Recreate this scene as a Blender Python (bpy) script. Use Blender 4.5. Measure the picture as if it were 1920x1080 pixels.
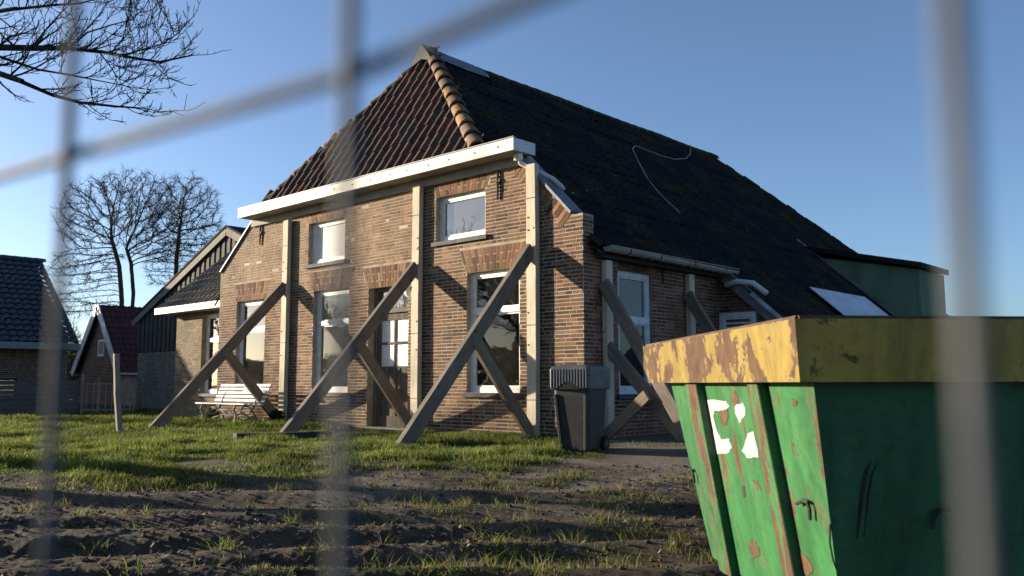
import bpy, bmesh, math, random
import numpy as np
from mathutils import Vector, Matrix
from math import sin, cos, tan, atan, atan2, radians, degrees, pi, sqrt, hypot
for o in list(bpy.data.objects): bpy.data.objects.remove(o)
S = bpy.context.scene
COL = S.collection
RNG = np.random.default_rng(7)
random.seed(11)
A3 = lambda *v: np.array(v, float)

# ------------------------------------------------------------------ camera
# World: X runs along the farmhouse front (right = +), Y into the house, Z up.
# The front wall is the plane y = 0, its right corner is the origin.
FPX, HOR, TH, ROLL = 1640.0, 720.0, 43.0, -0.1
CAM = A3(8.05315, -10.19627, 0.80)
def _axes():
    t = radians(TH); p = atan((HOR-540)/FPX)
    r = A3(cos(t), sin(t), 0); fh = A3(-sin(t), cos(t), 0); up = A3(0, 0, 1)
    fw = fh*cos(p)+up*sin(p); u = -fh*sin(p)+up*cos(p)
    q = radians(ROLL)
    return r*cos(q)+u*sin(q), -r*sin(q)+u*cos(q), fw, r, fh
R0, R1, R2, RH, FH = _axes()
def ray(px, py): return (R0*(px-960)-R1*(py-540)+R2*FPX)/FPX
def onY(px, py, y=0.0): d = ray(px, py); return CAM+d*((y-CAM[1])/d[1])
def onX(px, py, x=0.0): d = ray(px, py); return CAM+d*((x-CAM[0])/d[0])
def onZ(px, py, z=0.0): d = ray(px, py); return CAM+d*((z-CAM[2])/d[2])
def atD(px, py, dep): return CAM+ray(px, py)*dep
def UV(u, v, z=0.0): q = CAM+RH*u+FH*v; return A3(q[0], q[1], z)   # metres right of / ahead of the camera
def proj(P):
    d = np.asarray(P, float)-CAM; a = d@R0; b = d@R1; c = d@R2
    return 960+FPX*a/c, 540-FPX*b/c, c

cam = bpy.data.cameras.new('camera'); camo = bpy.data.objects.new('camera', cam); COL.objects.link(camo)
camo.matrix_world = Matrix(((R0[0], R1[0], -R2[0], CAM[0]), (R0[1], R1[1], -R2[1], CAM[1]), (R0[2], R1[2], -R2[2], CAM[2]), (0, 0, 0, 1)))
cam.sensor_width = 36; cam.lens = FPX/1920*36; cam.clip_start = 0.01; cam.clip_end = 3000
cam.dof.use_dof = True; cam.dof.focus_distance = 9.5; cam.dof.aperture_fstop = cam.lens/5.6
S.camera = camo
S.render.resolution_x, S.render.resolution_y = 1024, 576

# ------------------------------------------------------------------ light
SUNV = A3(-2.413, -1.0, 0.486); SUNV = SUNV/np.linalg.norm(SUNV)
SUN_EL = math.asin(SUNV[2]); SUN_ROT = atan2(SUNV[0], SUNV[1])
W = bpy.data.worlds.new('World'); S.world = W; W.use_nodes = True
nt = W.node_tree; nt.nodes.clear()
wo = nt.nodes.new('ShaderNodeOutputWorld'); bg = nt.nodes.new('ShaderNodeBackground'); sk = nt.nodes.new('ShaderNodeTexSky')
sk.sky_type = 'NISHITA'; sk.sun_disc = False; sk.sun_elevation = SUN_EL; sk.sun_rotation = SUN_ROT % (2*pi)
sk.altitude = 300; sk.air_density = 0.8; sk.dust_density = 1.3; sk.ozone_density = 3.4
bg.inputs['Strength'].default_value = 0.083
hs = nt.nodes.new('ShaderNodeHueSaturation'); hs.inputs['Saturation'].default_value = 0.93
nt.links.new(sk.outputs[0], hs.inputs['Color']); nt.links.new(hs.outputs[0], bg.inputs['Color']); nt.links.new(bg.outputs[0], wo.inputs['Surface'])
sl = bpy.data.lights.new('sun', 'SUN'); so = bpy.data.objects.new('sun', sl); COL.objects.link(so)
sl.energy = 5.0; sl.angle = radians(0.5); sl.color = (1.0, 0.85, 0.66)
so.rotation_euler = Vector(-SUNV).to_track_quat('-Z', 'Y').to_euler(); so.location = (-30, -20, 20)
S.view_settings.view_transform = 'Standard'; S.view_settings.look = 'None'
S.view_settings.exposure = 1.42; S.view_settings.gamma = 1.0

# ------------------------------------------------------------------ materials
class NT:
    def __init__(s, name, rough=0.8, spec=0.3):
        s.m = bpy.data.materials.new(name); s.m.use_nodes = True
        s.n = s.m.node_tree.nodes; s.l = s.m.node_tree.links
        s.b = s.n['Principled BSDF']; s.out = s.n['Material Output']
        s.b.inputs['Roughness'].default_value = rough
        s.b.inputs['Specular IOR Level'].default_value = spec
        s.co = s.n.new('ShaderNodeTexCoord')
    def mapping(s, scale=(1, 1, 1), src='Object', rot=(0, 0, 0)):
        mp = s.n.new('ShaderNodeMapping'); mp.inputs['Scale'].default_value = scale; mp.inputs['Rotation'].default_value = rot
        s.l.new(s.co.outputs[src], mp.inputs['Vector']); return mp.outputs[0]
    def noise(s, scale=5, detail=6, rough=0.6, vec=None, dist=0.0):
        t = s.n.new('ShaderNodeTexNoise'); t.inputs['Scale'].default_value = scale; t.inputs['Detail'].default_value = detail
        t.inputs['Roughness'].default_value = rough; t.inputs['Distortion'].default_value = dist
        s.l.new(vec if vec is not None else s.co.outputs['Object'], t.inputs['Vector']); return t.outputs['Fac']
    def voro(s, scale=5, vec=None, feature='F1', out='Distance'):
        t = s.n.new('ShaderNodeTexVoronoi'); t.inputs['Scale'].default_value = scale; t.feature = feature
        s.l.new(vec if vec is not None else s.co.outputs['Object'], t.inputs['Vector']); return t.outputs[out]
    def ramp(s, fac, stops):
        r = s.n.new('ShaderNodeValToRGB'); e = r.color_ramp.elements
        while len(e) < len(stops): e.new(0.5)
        for k, (p, c) in enumerate(stops):
            e[k].position = p; e[k].color = (c, c, c, 1) if isinstance(c, (int, float)) else (*c, 1)
        s.l.new(fac, r.inputs[0]); return r.outputs[0]
    def mix(s, a, b, fac, mode='MIX'):
        x = s.n.new('ShaderNodeMix'); x.data_type = 'RGBA'; x.blend_type = mode
        for v, k in ((a, 6), (b, 7)):
            if isinstance(v, tuple): x.inputs[k].default_value = (*v, 1)
            else: s.l.new(v, x.inputs[k])
        if isinstance(fac, (int, float)): x.inputs[0].default_value = fac
        else: s.l.new(fac, x.inputs[0])
        return x.outputs[2]
    def math(s, op, a, b=None):
        x = s.n.new('ShaderNodeMath'); x.operation = op
        for v, k in ((a, 0), (b, 1)):
            if v is None: continue
            if isinstance(v, (int, float)): x.inputs[k].default_value = v
            else: s.l.new(v, x.inputs[k])
        return x.outputs[0]
    def attr(s, name='Col'):
        a = s.n.new('ShaderNodeAttribute'); a.attribute_name = name; return a.outputs['Color']
    def objrand(s):
        return s.n.new('ShaderNodeObjectInfo').outputs['Random']
    def color(s, c):
        if isinstance(c, tuple): s.b.inputs['Base Color'].default_value = (*c, 1)
        else: s.l.new(c, s.b.inputs['Base Color'])
        return s
    def rough(s, r): s.l.new(r, s.b.inputs['Roughness']); return s
    def bump(s, h, strength=0.4, dist=0.01):
        b = s.n.new('ShaderNodeBump'); b.inputs['Strength'].default_value = strength; b.inputs['Distance'].default_value = dist
        s.l.new(h, b.inputs['Height']); s.l.new(b.outputs[0], s.b.inputs['Normal']); return s

M = {}
def simple(name, c1, c2, scale=6, rough=0.8, spec=0.3, bump=0.25, bd=0.006, stretch=(1, 1, 1), metallic=0.0, pos=(0.35, 0.68)):
    m = NT(name, rough, spec); v = m.mapping(stretch)
    f = m.noise(scale, 8, 0.65, v); m.color(m.ramp(f, [(pos[0], c1), (pos[1], c2)]))
    m.bump(m.noise(scale*6, 6, 0.7, v), bump, bd); m.b.inputs['Metallic'].default_value = metallic
    M[name] = m.m; return m

def attr_mat(name, rough, grain=(30, 0.35), big=(1.6, 0.35), spec=0.25, bump=0.5, bd=0.006):
    m = NT(name, rough, spec); c = m.attr()
    g = m.ramp(m.noise(grain[0], 8, 0.7), [(0.25, 1-grain[1]), (0.75, 1+grain[1]*0.6)])
    c = m.mix(c, g, 1.0, 'MULTIPLY')
    g2 = m.ramp(m.noise(big[0], 4, 0.6), [(0.3, 1-big[1]), (0.7, 1+big[1]*0.4)])
    c = m.mix(c, g2, 1.0, 'MULTIPLY')
    m.color(c); m.bump(m.noise(grain[0]*2, 8, 0.75), bump, bd); M[name] = m.m; return m

attr_mat('brick', 0.9, grain=(30, 0.3), big=(0.9, 0.5), bump=0.22, bd=0.003)
attr_mat('tile_front', 0.78, grain=(25, 0.45), big=(2.5, 0.5), spec=0.35)
attr_mat('tile_hip', 0.75, grain=(18, 0.4), big=(5, 0.45))
attr_mat('leaf_litter', 0.8, grain=(40, 0.2), big=(1, 0.1), bump=0.1)
simple('mortar_ext', (0.17, 0.145, 0.105), (0.28, 0.24, 0.18), 4, 0.95, 0.15, 0.3, 0.003)
simple('mortar', (0.25, 0.205, 0.15), (0.43, 0.365, 0.28), 4, 0.95, 0.15, 0.3, 0.003)
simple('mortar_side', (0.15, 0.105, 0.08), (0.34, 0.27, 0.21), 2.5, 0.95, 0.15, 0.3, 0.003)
simple('plaster', (0.30, 0.27, 0.22), (0.46, 0.42, 0.35), 5, 0.95, 0.1, 0.4)
simple('white_paint', (0.62, 0.60, 0.55), (0.82, 0.81, 0.78), 9, 0.5, 0.4, 0.15, 0.003)
# cornice paint: worn, with grey smears
m = NT('cornice_paint', 0.6, 0.3)
f = m.noise(2.2, 7, 0.65, m.mapping((0.6, 1, 2.5))); c = m.ramp(f, [(0.30, (0.36, 0.34, 0.29)), (0.50, (0.66, 0.63, 0.54)), (0.75, (0.78, 0.76, 0.68))])
m.color(c); m.bump(m.noise(30), 0.15, 0.004); M['cornice_paint'] = m.m
simple('soffit', (0.24, 0.23, 0.20), (0.34, 0.32, 0.28), 5, 0.8)
# timber
def timber(name, c1, c2, c3, knot=True):
    m = NT(name, 0.82, 0.2)
    v = m.mapping((14, 14, 1.2)); f = m.noise(3.0, 8, 0.65, v, 0.6)
    c = m.ramp(f, [(0.28, c1), (0.52, c2), (0.74, c3)])
    g = m.ramp(m.noise(1.3, 4, 0.6), [(0.3, 0.72), (0.7, 1.1)]); c = m.mix(c, g, 1.0, 'MULTIPLY')
    if knot:
        k = m.ramp(m.voro(4.2), [(0.05, 1.0), (0.10, 0.0)]); c = m.mix(c, (0.06, 0.04, 0.025), k)
    m.color(c); m.bump(f, 0.35, 0.004); M[name] = m.m
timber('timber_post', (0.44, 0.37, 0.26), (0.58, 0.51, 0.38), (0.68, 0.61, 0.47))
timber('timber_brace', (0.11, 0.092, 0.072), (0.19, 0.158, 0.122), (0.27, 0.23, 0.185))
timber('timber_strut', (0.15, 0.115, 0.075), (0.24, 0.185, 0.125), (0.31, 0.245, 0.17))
timber('timber_grey', (0.13, 0.12, 0.105), (0.22, 0.20, 0.17), (0.32, 0.29, 0.25), False)
timber('timber_dark', (0.025, 0.022, 0.018), (0.05, 0.043, 0.035), (0.09, 0.08, 0.065), False)
timber('barn_board', (0.03, 0.028, 0.025), (0.075, 0.07, 0.062), (0.20, 0.185, 0.165), False)
timber('door_wood', (0.055, 0.043, 0.03), (0.12, 0.095, 0.068), (0.24, 0.20, 0.15), False)
timber('door_frame', (0.09, 0.075, 0.055), (0.18, 0.155, 0.12), (0.30, 0.27, 0.22), False)
# dark old roof with moss and lichen
m = NT('roof_dark', 0.9, 0.12)
f = m.noise(0.55, 6, 0.7); mo = m.ramp(m.noise(1.1, 8, 0.75), [(0.47, 0.0), (0.64, 1.0)])
c = m.ramp(m.noise(9, 6, 0.7), [(0.3, (0.007, 0.0075, 0.010)), (0.7, (0.020, 0.020, 0.022))])
c = m.mix(c, m.ramp(m.noise(14, 6, 0.7), [(0.35, (0.014, 0.014, 0.006)), (0.7, (0.07, 0.060, 0.022))]), mo)
sp = m.ramp(m.voro(2.3), [(0.03, 1.0), (0.05, 0.0)]); c = m.mix(c, (0.40, 0.38, 0.33), m.math('MULTIPLY', sp, m.ramp(f, [(0.52, 0.0), (0.56, 1.0)])))
m.color(c); m.bump(m.noise(22, 8, 0.75), 0.8, 0.02); M['roof_dark'] = m.m
m = NT('ridge_moss', 0.95, 0.1)
m.color(m.ramp(m.noise(7, 7, 0.7), [(0.3, (0.012, 0.014, 0.008)), (0.55, (0.045, 0.05, 0.018)), (0.8, (0.11, 0.095, 0.04))])); m.bump(m.noise(20, 7), 0.9, 0.03); M['ridge_moss'] = m.m
simple('zinc', (0.20, 0.22, 0.24), (0.42, 0.44, 0.46), 5, 0.45, 0.5, 0.2, 0.004, metallic=0.35)
simple('lead', (0.09, 0.10, 0.115), (0.19, 0.20, 0.22), 6, 0.55, 0.4, 0.3)
simple('pvc', (0.42, 0.43, 0.43), (0.62, 0.63, 0.62), 7, 0.4, 0.4, 0.1)
simple('gutter', (0.20, 0.19, 0.155), (0.38, 0.36, 0.30), 5, 0.6, 0.3, 0.2, stretch=(1, 0.3, 2))
simple('iron', (0.015, 0.014, 0.013), (0.05, 0.042, 0.035), 12, 0.7, 0.3, 0.4)
simple('cast_iron', (0.10, 0.09, 0.075), (0.42, 0.39, 0.33), 14, 0.7, 0.3, 0.4)
simple('bench_paint', (0.66, 0.65, 0.60), (0.86, 0.85, 0.82), 12, 0.55, 0.3, 0.2)
simple('concrete', (0.22, 0.21, 0.19), (0.36, 0.34, 0.30), 6, 0.95, 0.1, 0.4)
simple('sill_stone', (0.030, 0.030, 0.032), (0.09, 0.088, 0.085), 8, 0.75, 0.3, 0.4)
simple('rot_white', (0.50, 0.52, 0.54), (0.72, 0.74, 0.76), 9, 0.55, 0.3, 0.2)
simple('curtain', (0.55, 0.56, 0.53), (0.78, 0.78, 0.74), 10, 0.9, 0.1, 0.3, stretch=(9, 9, 0.4))
simple('blind', (0.74, 0.73, 0.69), (0.86, 0.85, 0.81), 2, 0.9, 0.1, 0.05)
simple('room', (0.16, 0.14, 0.12), (0.24, 0.22, 0.19), 2, 0.95, 0.1, 0.1)
simple('green_wall', (0.085, 0.135, 0.085), (0.17, 0.23, 0.145), 1.4, 0.85, 0.15, 0.2, stretch=(1, 1, 0.35))
simple('grey_wall', (0.12, 0.115, 0.10), (0.26, 0.25, 0.22), 2.5, 0.9, 0.15, 0.3)
simple('sheet_plastic', (0.50, 0.54, 0.58), (0.68, 0.72, 0.76), 3, 0.5, 0.3, 0.1)
simple('black_tile', (0.014, 0.017, 0.024), (0.032, 0.036, 0.046), 8, 0.42, 0.45, 0.3)
simple('red_tile', (0.050, 0.018, 0.014), (0.105, 0.036, 0.027), 5, 0.7, 0.3, 0.4)
simple('brown_tile', (0.09, 0.075, 0.055), (0.20, 0.17, 0.13), 5, 0.75, 0.25, 0.4)
simple('shed_trim', (0.34, 0.38, 0.44), (0.50, 0.54, 0.60), 7, 0.55, 0.3, 0.15)
simple('grey_paint', (0.20, 0.21, 0.22), (0.30, 0.31, 0.32), 6, 0.6, 0.3, 0.15)
simple('gate_paint', (0.19, 0.19, 0.185), (0.30, 0.30, 0.285), 8, 0.6, 0.3, 0.2)
simple('fence_board', (0.07, 0.068, 0.066), (0.14, 0.135, 0.13), 4, 0.85, 0.2, 0.3, stretch=(1, 1, 8))
simple('bin_plastic', (0.010, 0.012, 0.015), (0.026, 0.029, 0.034), 5, 0.48, 0.4, 0.25, 0.003)
simple('bin_lid', (0.048, 0.052, 0.058), (0.098, 0.105, 0.112), 6, 0.40, 0.45, 0.2, 0.003)
simple('rubber', (0.010, 0.010, 0.010), (0.025, 0.024, 0.022), 10, 0.85, 0.2, 0.3)
simple('galvanised', (0.055, 0.060, 0.066), (0.10, 0.107, 0.115), 60, 0.7, 0.3, 0.2, 0.0005)
simple('cable', (0.20, 0.18, 0.15), (0.30, 0.27, 0.23), 10, 0.6)
simple('bark', (0.030, 0.025, 0.020), (0.085, 0.073, 0.058), 9, 0.95, 0.1, 0.8, 0.02, stretch=(1, 1, 0.4))
simple('twig', (0.022, 0.018, 0.015), (0.060, 0.050, 0.040), 6, 0.95, 0.1, 0.2)
simple('twig_pale', (0.10, 0.09, 0.07), (0.22, 0.20, 0.16), 6, 0.95, 0.1, 0.2)
simple('sticker', (0.30, 0.29, 0.27), (0.46, 0.45, 0.43), 20, 0.7, 0.2, 0.3, 0.001)
simple('clod', (0.035, 0.028, 0.021), (0.10, 0.082, 0.062), 8, 0.95, 0.1, 0.8)
attr_mat('grass', 0.62, grain=(3, 0.15), big=(0.8, 0.2), bump=0.0, spec=0.3)
_g = M['grass'].node_tree; _p = _g.nodes['Principled BSDF']; _t = _g.nodes.new('ShaderNodeBsdfTranslucent'); _x = _g.nodes.new('ShaderNodeMixShader'); _x.inputs[0].default_value = 0.5
_g.links.new(_p.inputs['Base Color'].links[0].from_socket, _t.inputs[0]); _g.links.new(_p.outputs[0], _x.inputs[1]); _g.links.new(_t.outputs[0], _x.inputs[2]); _g.links.new(_x.outputs[0], _g.nodes['Material Output'].inputs[0])
# glass: a thin pane, partly mirror, partly clear, with a film of dust
def glass(name, refl, dust, tint=(0.75, 0.80, 0.78)):
    m = NT(name); n, l = m.n, m.l
    tr = n.new('ShaderNodeBsdfTransparent'); tr.inputs[0].default_value = (*tint, 1)
    gl = n.new('ShaderNodeBsdfGlossy'); gl.inputs['Roughness'].default_value = 0.012
    fr = n.new('ShaderNodeFresnel'); fr.inputs['IOR'].default_value = 1.5
    bp = n.new('ShaderNodeBump'); bp.inputs['Strength'].default_value = 0.05; bp.inputs['Distance'].default_value = 0.02
    l.new(m.noise(2.2, 2), bp.inputs['Height']); l.new(bp.outputs[0], gl.inputs['Normal'])
    ad = m.math('ADD', fr.outputs[0], refl)
    m1 = n.new('ShaderNodeMixShader'); l.new(ad, m1.inputs[0]); l.new(tr.outputs[0], m1.inputs[1]); l.new(gl.outputs[0], m1.inputs[2])
    df = n.new('ShaderNodeBsdfDiffuse'); df.inputs[0].default_value = (0.42, 0.40, 0.35, 1)
    m2 = n.new('ShaderNodeMixShader'); l.new(m.ramp(m.noise(4, 7, 0.7), [(0.3, dust*0.4), (0.75, dust*1.6)]), m2.inputs[0])
    l.new(m1.outputs[0], m2.inputs[1]); l.new(df.outputs[0], m2.inputs[2]); l.new(m2.outputs[0], m.out.inputs[0]); M[name] = m.m
glass('glass', 0.05, 0.07); glass('glass_upper', 0.18, 0.14); glass('glass_dark', 0.02, 0.03)
# frosted pane with a lumpy figure
m = NT('glass_frosted', 0.35, 0.5); f = m.voro(60); m.color(m.ramp(f, [(0.1, (0.30, 0.31, 0.29)), (0.5, (0.68, 0.69, 0.66))])); m.bump(f, 0.8, 0.006); M['glass_frosted'] = m.m
# skip paint: green with rust, yellow with rust
def rusty(name, p1, p2, lo, hi, streak=(5, 5, 1.2), speck=0.6):
    m = NT(name, 0.55, 0.35)
    c = m.ramp(m.noise(2.5, 7, 0.65), [(0.3, p1), (0.7, p2)])
    ch = m.ramp(m.noise(16, 6, 0.7), [(0.45, 1.0), (0.62, 0.80)]); c = m.mix(c, ch, 1.0, 'MULTIPLY')
    r = m.ramp(m.noise(9, 7, 0.7), [(0.3, (0.035, 0.018, 0.009)), (0.55, (0.085, 0.046, 0.021)), (0.8, (0.14, 0.088, 0.045))])
    a = m.noise(1.7, 9, 0.68, m.mapping(streak), 0.4); k = m.ramp(a, [(lo, 0.0), (hi, 1.0)])
    gm = m.ramp(m.noise(1.6, 8, 0.7, m.mapping((3.2, 3.2, 0.55)), 0.5), [(0.30, 0.50), (0.55, 1.0), (0.8, 1.12)]); c = m.mix(c, gm, 1.0, 'MULTIPLY')
    e = m.ramp(m.noise(7.5, 9, 0.72), [(0.60, 0.0), (0.635, speck)])
    k2 = m.math('MAXIMUM', k, e); c = m.mix(c, r, k2); m.color(c)
    m.rough(m.ramp(k2, [(0.0, 0.45), (1.0, 0.9)])); m.bump(m.math('ADD', m.math('SUBTRACT', m.math('MULTIPLY', m.noise(40, 6, 0.7), 0.25), k2), m.math('MULTIPLY', m.noise(2.8, 3, 0.5), 9.0)), 0.25, 0.004); M[name] = m.m
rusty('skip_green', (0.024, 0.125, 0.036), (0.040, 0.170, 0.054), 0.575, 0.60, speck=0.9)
rusty('skip_green_shaded', (0.019, 0.105, 0.048), (0.032, 0.145, 0.066), 0.66, 0.70, speck=0.4)  # same green paint, with the shaded faces' tone put into its colour
rusty('skip_yellow', (0.21, 0.140, 0.022), (0.29, 0.205, 0.042), 0.475, 0.495, (2.3, 2.3, 2.2), 1.0)
rusty('skip_yellow_shaded', (0.36, 0.255, 0.040), (0.46, 0.335, 0.07), 0.60, 0.64, (4, 4, 1.4), 0.8)  # same yellow paint, brightened in its colour to lift the shaded rims
rusty('skip_rib', (0.03, 0.13, 0.042), (0.045, 0.17, 0.06), 0.42, 0.50, (6, 6, 1.2))
rusty('rust_scar', (0.085, 0.045, 0.022), (0.12, 0.07, 0.036), 0.35, 0.5)
simple('scratch', (0.012, 0.012, 0.010), (0.04, 0.03, 0.02), 20, 0.8)
# soil: a mask attribute says where the sward is, the rest is mud
m = NT('soil', 0.93, 0.18); a = m.attr('Mask')
sep = m.n.new('ShaderNodeSeparateColor'); m.l.new(a, sep.inputs[0])
mud = m.ramp(m.noise(3.2, 9, 0.72), [(0.28, (0.036, 0.027, 0.019)), (0.5, (0.085, 0.066, 0.046)), (0.75, (0.165, 0.132, 0.096))])
mud = m.mix(mud, m.ramp(m.noise(55, 6, 0.75), [(0.3, 0.45), (0.62, 1.15), (0.8, 1.9)]), 1.0, 'MULTIPLY')
gv = m.ramp(m.noise(42, 6, 0.75), [(0.3, (0.065, 0.055, 0.042)), (0.7, (0.24, 0.205, 0.165))])
mud = m.mix(mud, gv, sep.outputs[1])
gr = m.ramp(m.noise(30, 7, 0.7), [(0.3, (0.018, 0.022, 0.008)), (0.7, (0.055, 0.07, 0.018))])
wet = m.mix(mud, (0.022, 0.018, 0.014), m.math('MULTIPLY', sep.outputs[2], 0.75))
m.color(m.mix(wet, gr, sep.outputs[0]))
m.rough(m.ramp(sep.outputs[2], [(0.0, 0.95), (1.0, 0.6)]))
m.bump(m.noise(45, 9, 0.8), 0.9, 0.03); M['soil'] = m.m

# ------------------------------------------------------------------ mesh helpers
class MB:
    def __init__(s): s.v = []; s.f = []; s.c = []; s.n = 0; s.col = None
    def add(s, verts, faces, col=None):
        v = np.asarray(verts, float).reshape(-1, 3); s.v.append(v)
        s.f += [tuple(i+s.n for i in f) for f in faces]
        c = col if col is not None else s.col
        s.c.append(np.tile(A3(*(c if c is not None else (1, 1, 1))), (len(v), 1)))
        s.n += len(v)
    def box(s, lo, hi, col=None):
        x0, y0, z0 = lo; x1, y1, z1 = hi
        s.add([(x0, y0, z0), (x1, y0, z0), (x1, y1, z0), (x0, y1, z0), (x0, y0, z1), (x1, y0, z1), (x1, y1, z1), (x0, y1, z1)], BOXF, col)
    def hexa(s, pts, col=None): s.add(pts, BOXF, col)
    def beam(s, p0, p1, w, h, up=(0, 0, 1), ch=0.008, col=None):
        """a chamfered timber of section w x h from p0 to p1"""
        p0 = np.asarray(p0, float); p1 = np.asarray(p1, float); d = p1-p0; d = d/np.linalg.norm(d)
        up = np.asarray(up, float); a = np.cross(d, up); a /= np.linalg.norm(a); b = np.cross(a, d)
        w2, h2 = w/2, h/2
        sec = [(-w2+ch, -h2), (w2-ch, -h2), (w2, -h2+ch), (w2, h2-ch), (w2-ch, h2), (-w2+ch, h2), (-w2, h2-ch), (-w2, -h2+ch)]
        v = [p0+a*x+b*y for x, y in sec]+[p1+a*x+b*y for x, y in sec]
        f = [(i, (i+1) % 8, 8+(i+1) % 8, 8+i) for i in range(8)]+[tuple(range(7, -1, -1)), tuple(range(8, 16))]
        s.add(v, f, col)
    def tube(s, pts, r, sides=8, col=None, cap=True):
        pts = [np.asarray(p, float) for p in pts]; n = len(pts); rr = r if hasattr(r, '__len__') else [r]*n
        v = []; prev = None
        for i in range(n):
            d = pts[min(i+1, n-1)]-pts[max(i-1, 0)]; d /= np.linalg.norm(d)
            if prev is None:
                a = np.cross(d, (0, 0, 1)); a = a if np.linalg.norm(a) > 1e-3 else A3(1, 0, 0)
            else: a = prev-d*(prev@d)
            a /= np.linalg.norm(a); prev = a; b = np.cross(d, a)
            v += [pts[i]+(a*cos(2*pi*k/sides)+b*sin(2*pi*k/sides))*rr[i] for k in range(sides)]
        f = [(i*sides+k, i*sides+(k+1) % sides, (i+1)*sides+(k+1) % sides, (i+1)*sides+k) for i in range(n-1) for k in range(sides)]
        if cap: f += [tuple(range(sides-1, -1, -1)), tuple(range((n-1)*sides, n*sides))]
        s.add(v, f, col)
    def prism(s, poly, axis, a0, a1, col=None):
        """extrude a 2-d polygon along an axis: 0: poly in (y,z), 1: (x,z), 2: (x,y)"""
        def P(p, a): return {0: (a, p[0], p[1]), 1: (p[0], a, p[1]), 2: (p[0], p[1], a)}[axis]
        n = len(poly); v = [P(p, a0) for p in poly]+[P(p, a1) for p in poly]
        f = [(i, (i+1) % n, n+(i+1) % n, n+i) for i in range(n)]+[tuple(range(n-1, -1, -1)), tuple(range(n, 2*n))]
        s.add(v, f, col)
    def build(s, name, mat, parent=None, kind=None, smooth=False, base=None):
        V = np.concatenate(s.v) if s.v else np.zeros((0, 3))
        off = base if base is not None else root_loc(parent)
        me = bpy.data.meshes.new(name); me.from_pydata((V-off).tolist(), [], s.f)
        ca = me.attributes.new('Col', 'FLOAT_COLOR', 'POINT'); C = np.concatenate(s.c)
        ca.data.foreach_set('color', np.concatenate([C, np.ones((len(C), 1))], 1).ravel().astype(np.float32))
        fix_normals(me)
        if smooth: me.polygons.foreach_set('use_smooth', [True]*len(me.polygons))
        return link(name, me, mat, parent, kind, base)
BOXF = [(0, 3, 2, 1), (4, 5, 6, 7), (0, 1, 5, 4), (1, 2, 6, 5), (2, 3, 7, 6), (3, 0, 4, 7)]
def fix_normals(me):
    if len(me.polygons) > 60000: return
    bm = bmesh.new(); bm.from_mesh(me); bmesh.ops.recalc_face_normals(bm, faces=bm.faces); bm.to_mesh(me); bm.free()
def root_loc(p):
    while p is not None and p.parent is not None: p = p.parent
    return A3(*p.location) if p is not None else A3(0, 0, 0)
def link(name, me, mat, parent=None, kind=None, base=None):
    if mat: me.materials.append(M[mat])
    o = bpy.data.objects.new(name, me); COL.objects.link(o)
    if parent is not None: o.parent = parent
    elif base is not None: o.location = base
    if kind: o['kind'] = kind
    return o
def fast_mesh(name, V, F, mat, cols=None, parent=None, kind=None, attr='Col', smooth=False):
    """V (n,3), F (m,k) with a fixed number of corners"""
    V = np.asarray(V, np.float32)-root_loc(parent).astype(np.float32); F = np.asarray(F, np.int32); k = F.shape[1]
    me = bpy.data.meshes.new(name); me.vertices.add(len(V)); me.vertices.foreach_set('co', V.ravel())
    me.loops.add(F.size); me.loops.foreach_set('vertex_index', F.ravel())
    me.polygons.add(len(F)); me.polygons.foreach_set('loop_start', np.arange(0, F.size, k, dtype=np.int32))
    me.polygons.foreach_set('loop_total', np.full(len(F), k, np.int32))
    me.polygons.foreach_set('use_smooth', np.full(len(F), bool(smooth)))
    me.update(calc_edges=True)
    if cols is not None:
        ca = me.attributes.new(attr, 'FLOAT_COLOR', 'POINT')
        ca.data.foreach_set('color', np.concatenate([cols, np.ones((len(cols), 1))], 1).ravel().astype(np.float32))
    return link(name, me, mat, parent, kind)
def empty(name, loc, label, cat, group=None):
    o = bpy.data.objects.new(name, None); COL.objects.link(o); o.location = tuple(loc); o.empty_display_size = 0.3
    return tag(o, label, cat, group)
def tag(o, label, cat, group=None):
    o['label'] = label; o['category'] = cat
    if group: o['group'] = group
    return o

# numpy value noise
def vnoise(x, y, seed=0):
    xi = np.floor(x).astype(np.int64); yi = np.floor(y).astype(np.int64); fx = x-xi; fy = y-yi
    def h(a, b):
        n = (a*374761393+b*668265263+seed*974634777) & 0x7fffffff
        n = ((n ^ (n >> 13))*1274126177) & 0x7fffffff
        return ((n ^ (n >> 16)) & 0xffff)/65535.0
    u = fx*fx*(3-2*fx); v = fy*fy*(3-2*fy)
    return (h(xi, yi)*(1-u)+h(xi+1, yi)*u)*(1-v)+(h(xi, yi+1)*(1-u)+h(xi+1, yi+1)*u)*v
def fbm(x, y, octv=4, seed=0, gain=0.5):
    s = 0; a = 1.0; t = 0
    for k in range(octv): s = s+a*vnoise(x*2**k, y*2**k, seed+k*17); t += a; a *= gain
    return s/t
sm = lambda t: np.clip(t, 0, 1)**2*(3-2*np.clip(t, 0, 1))

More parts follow.
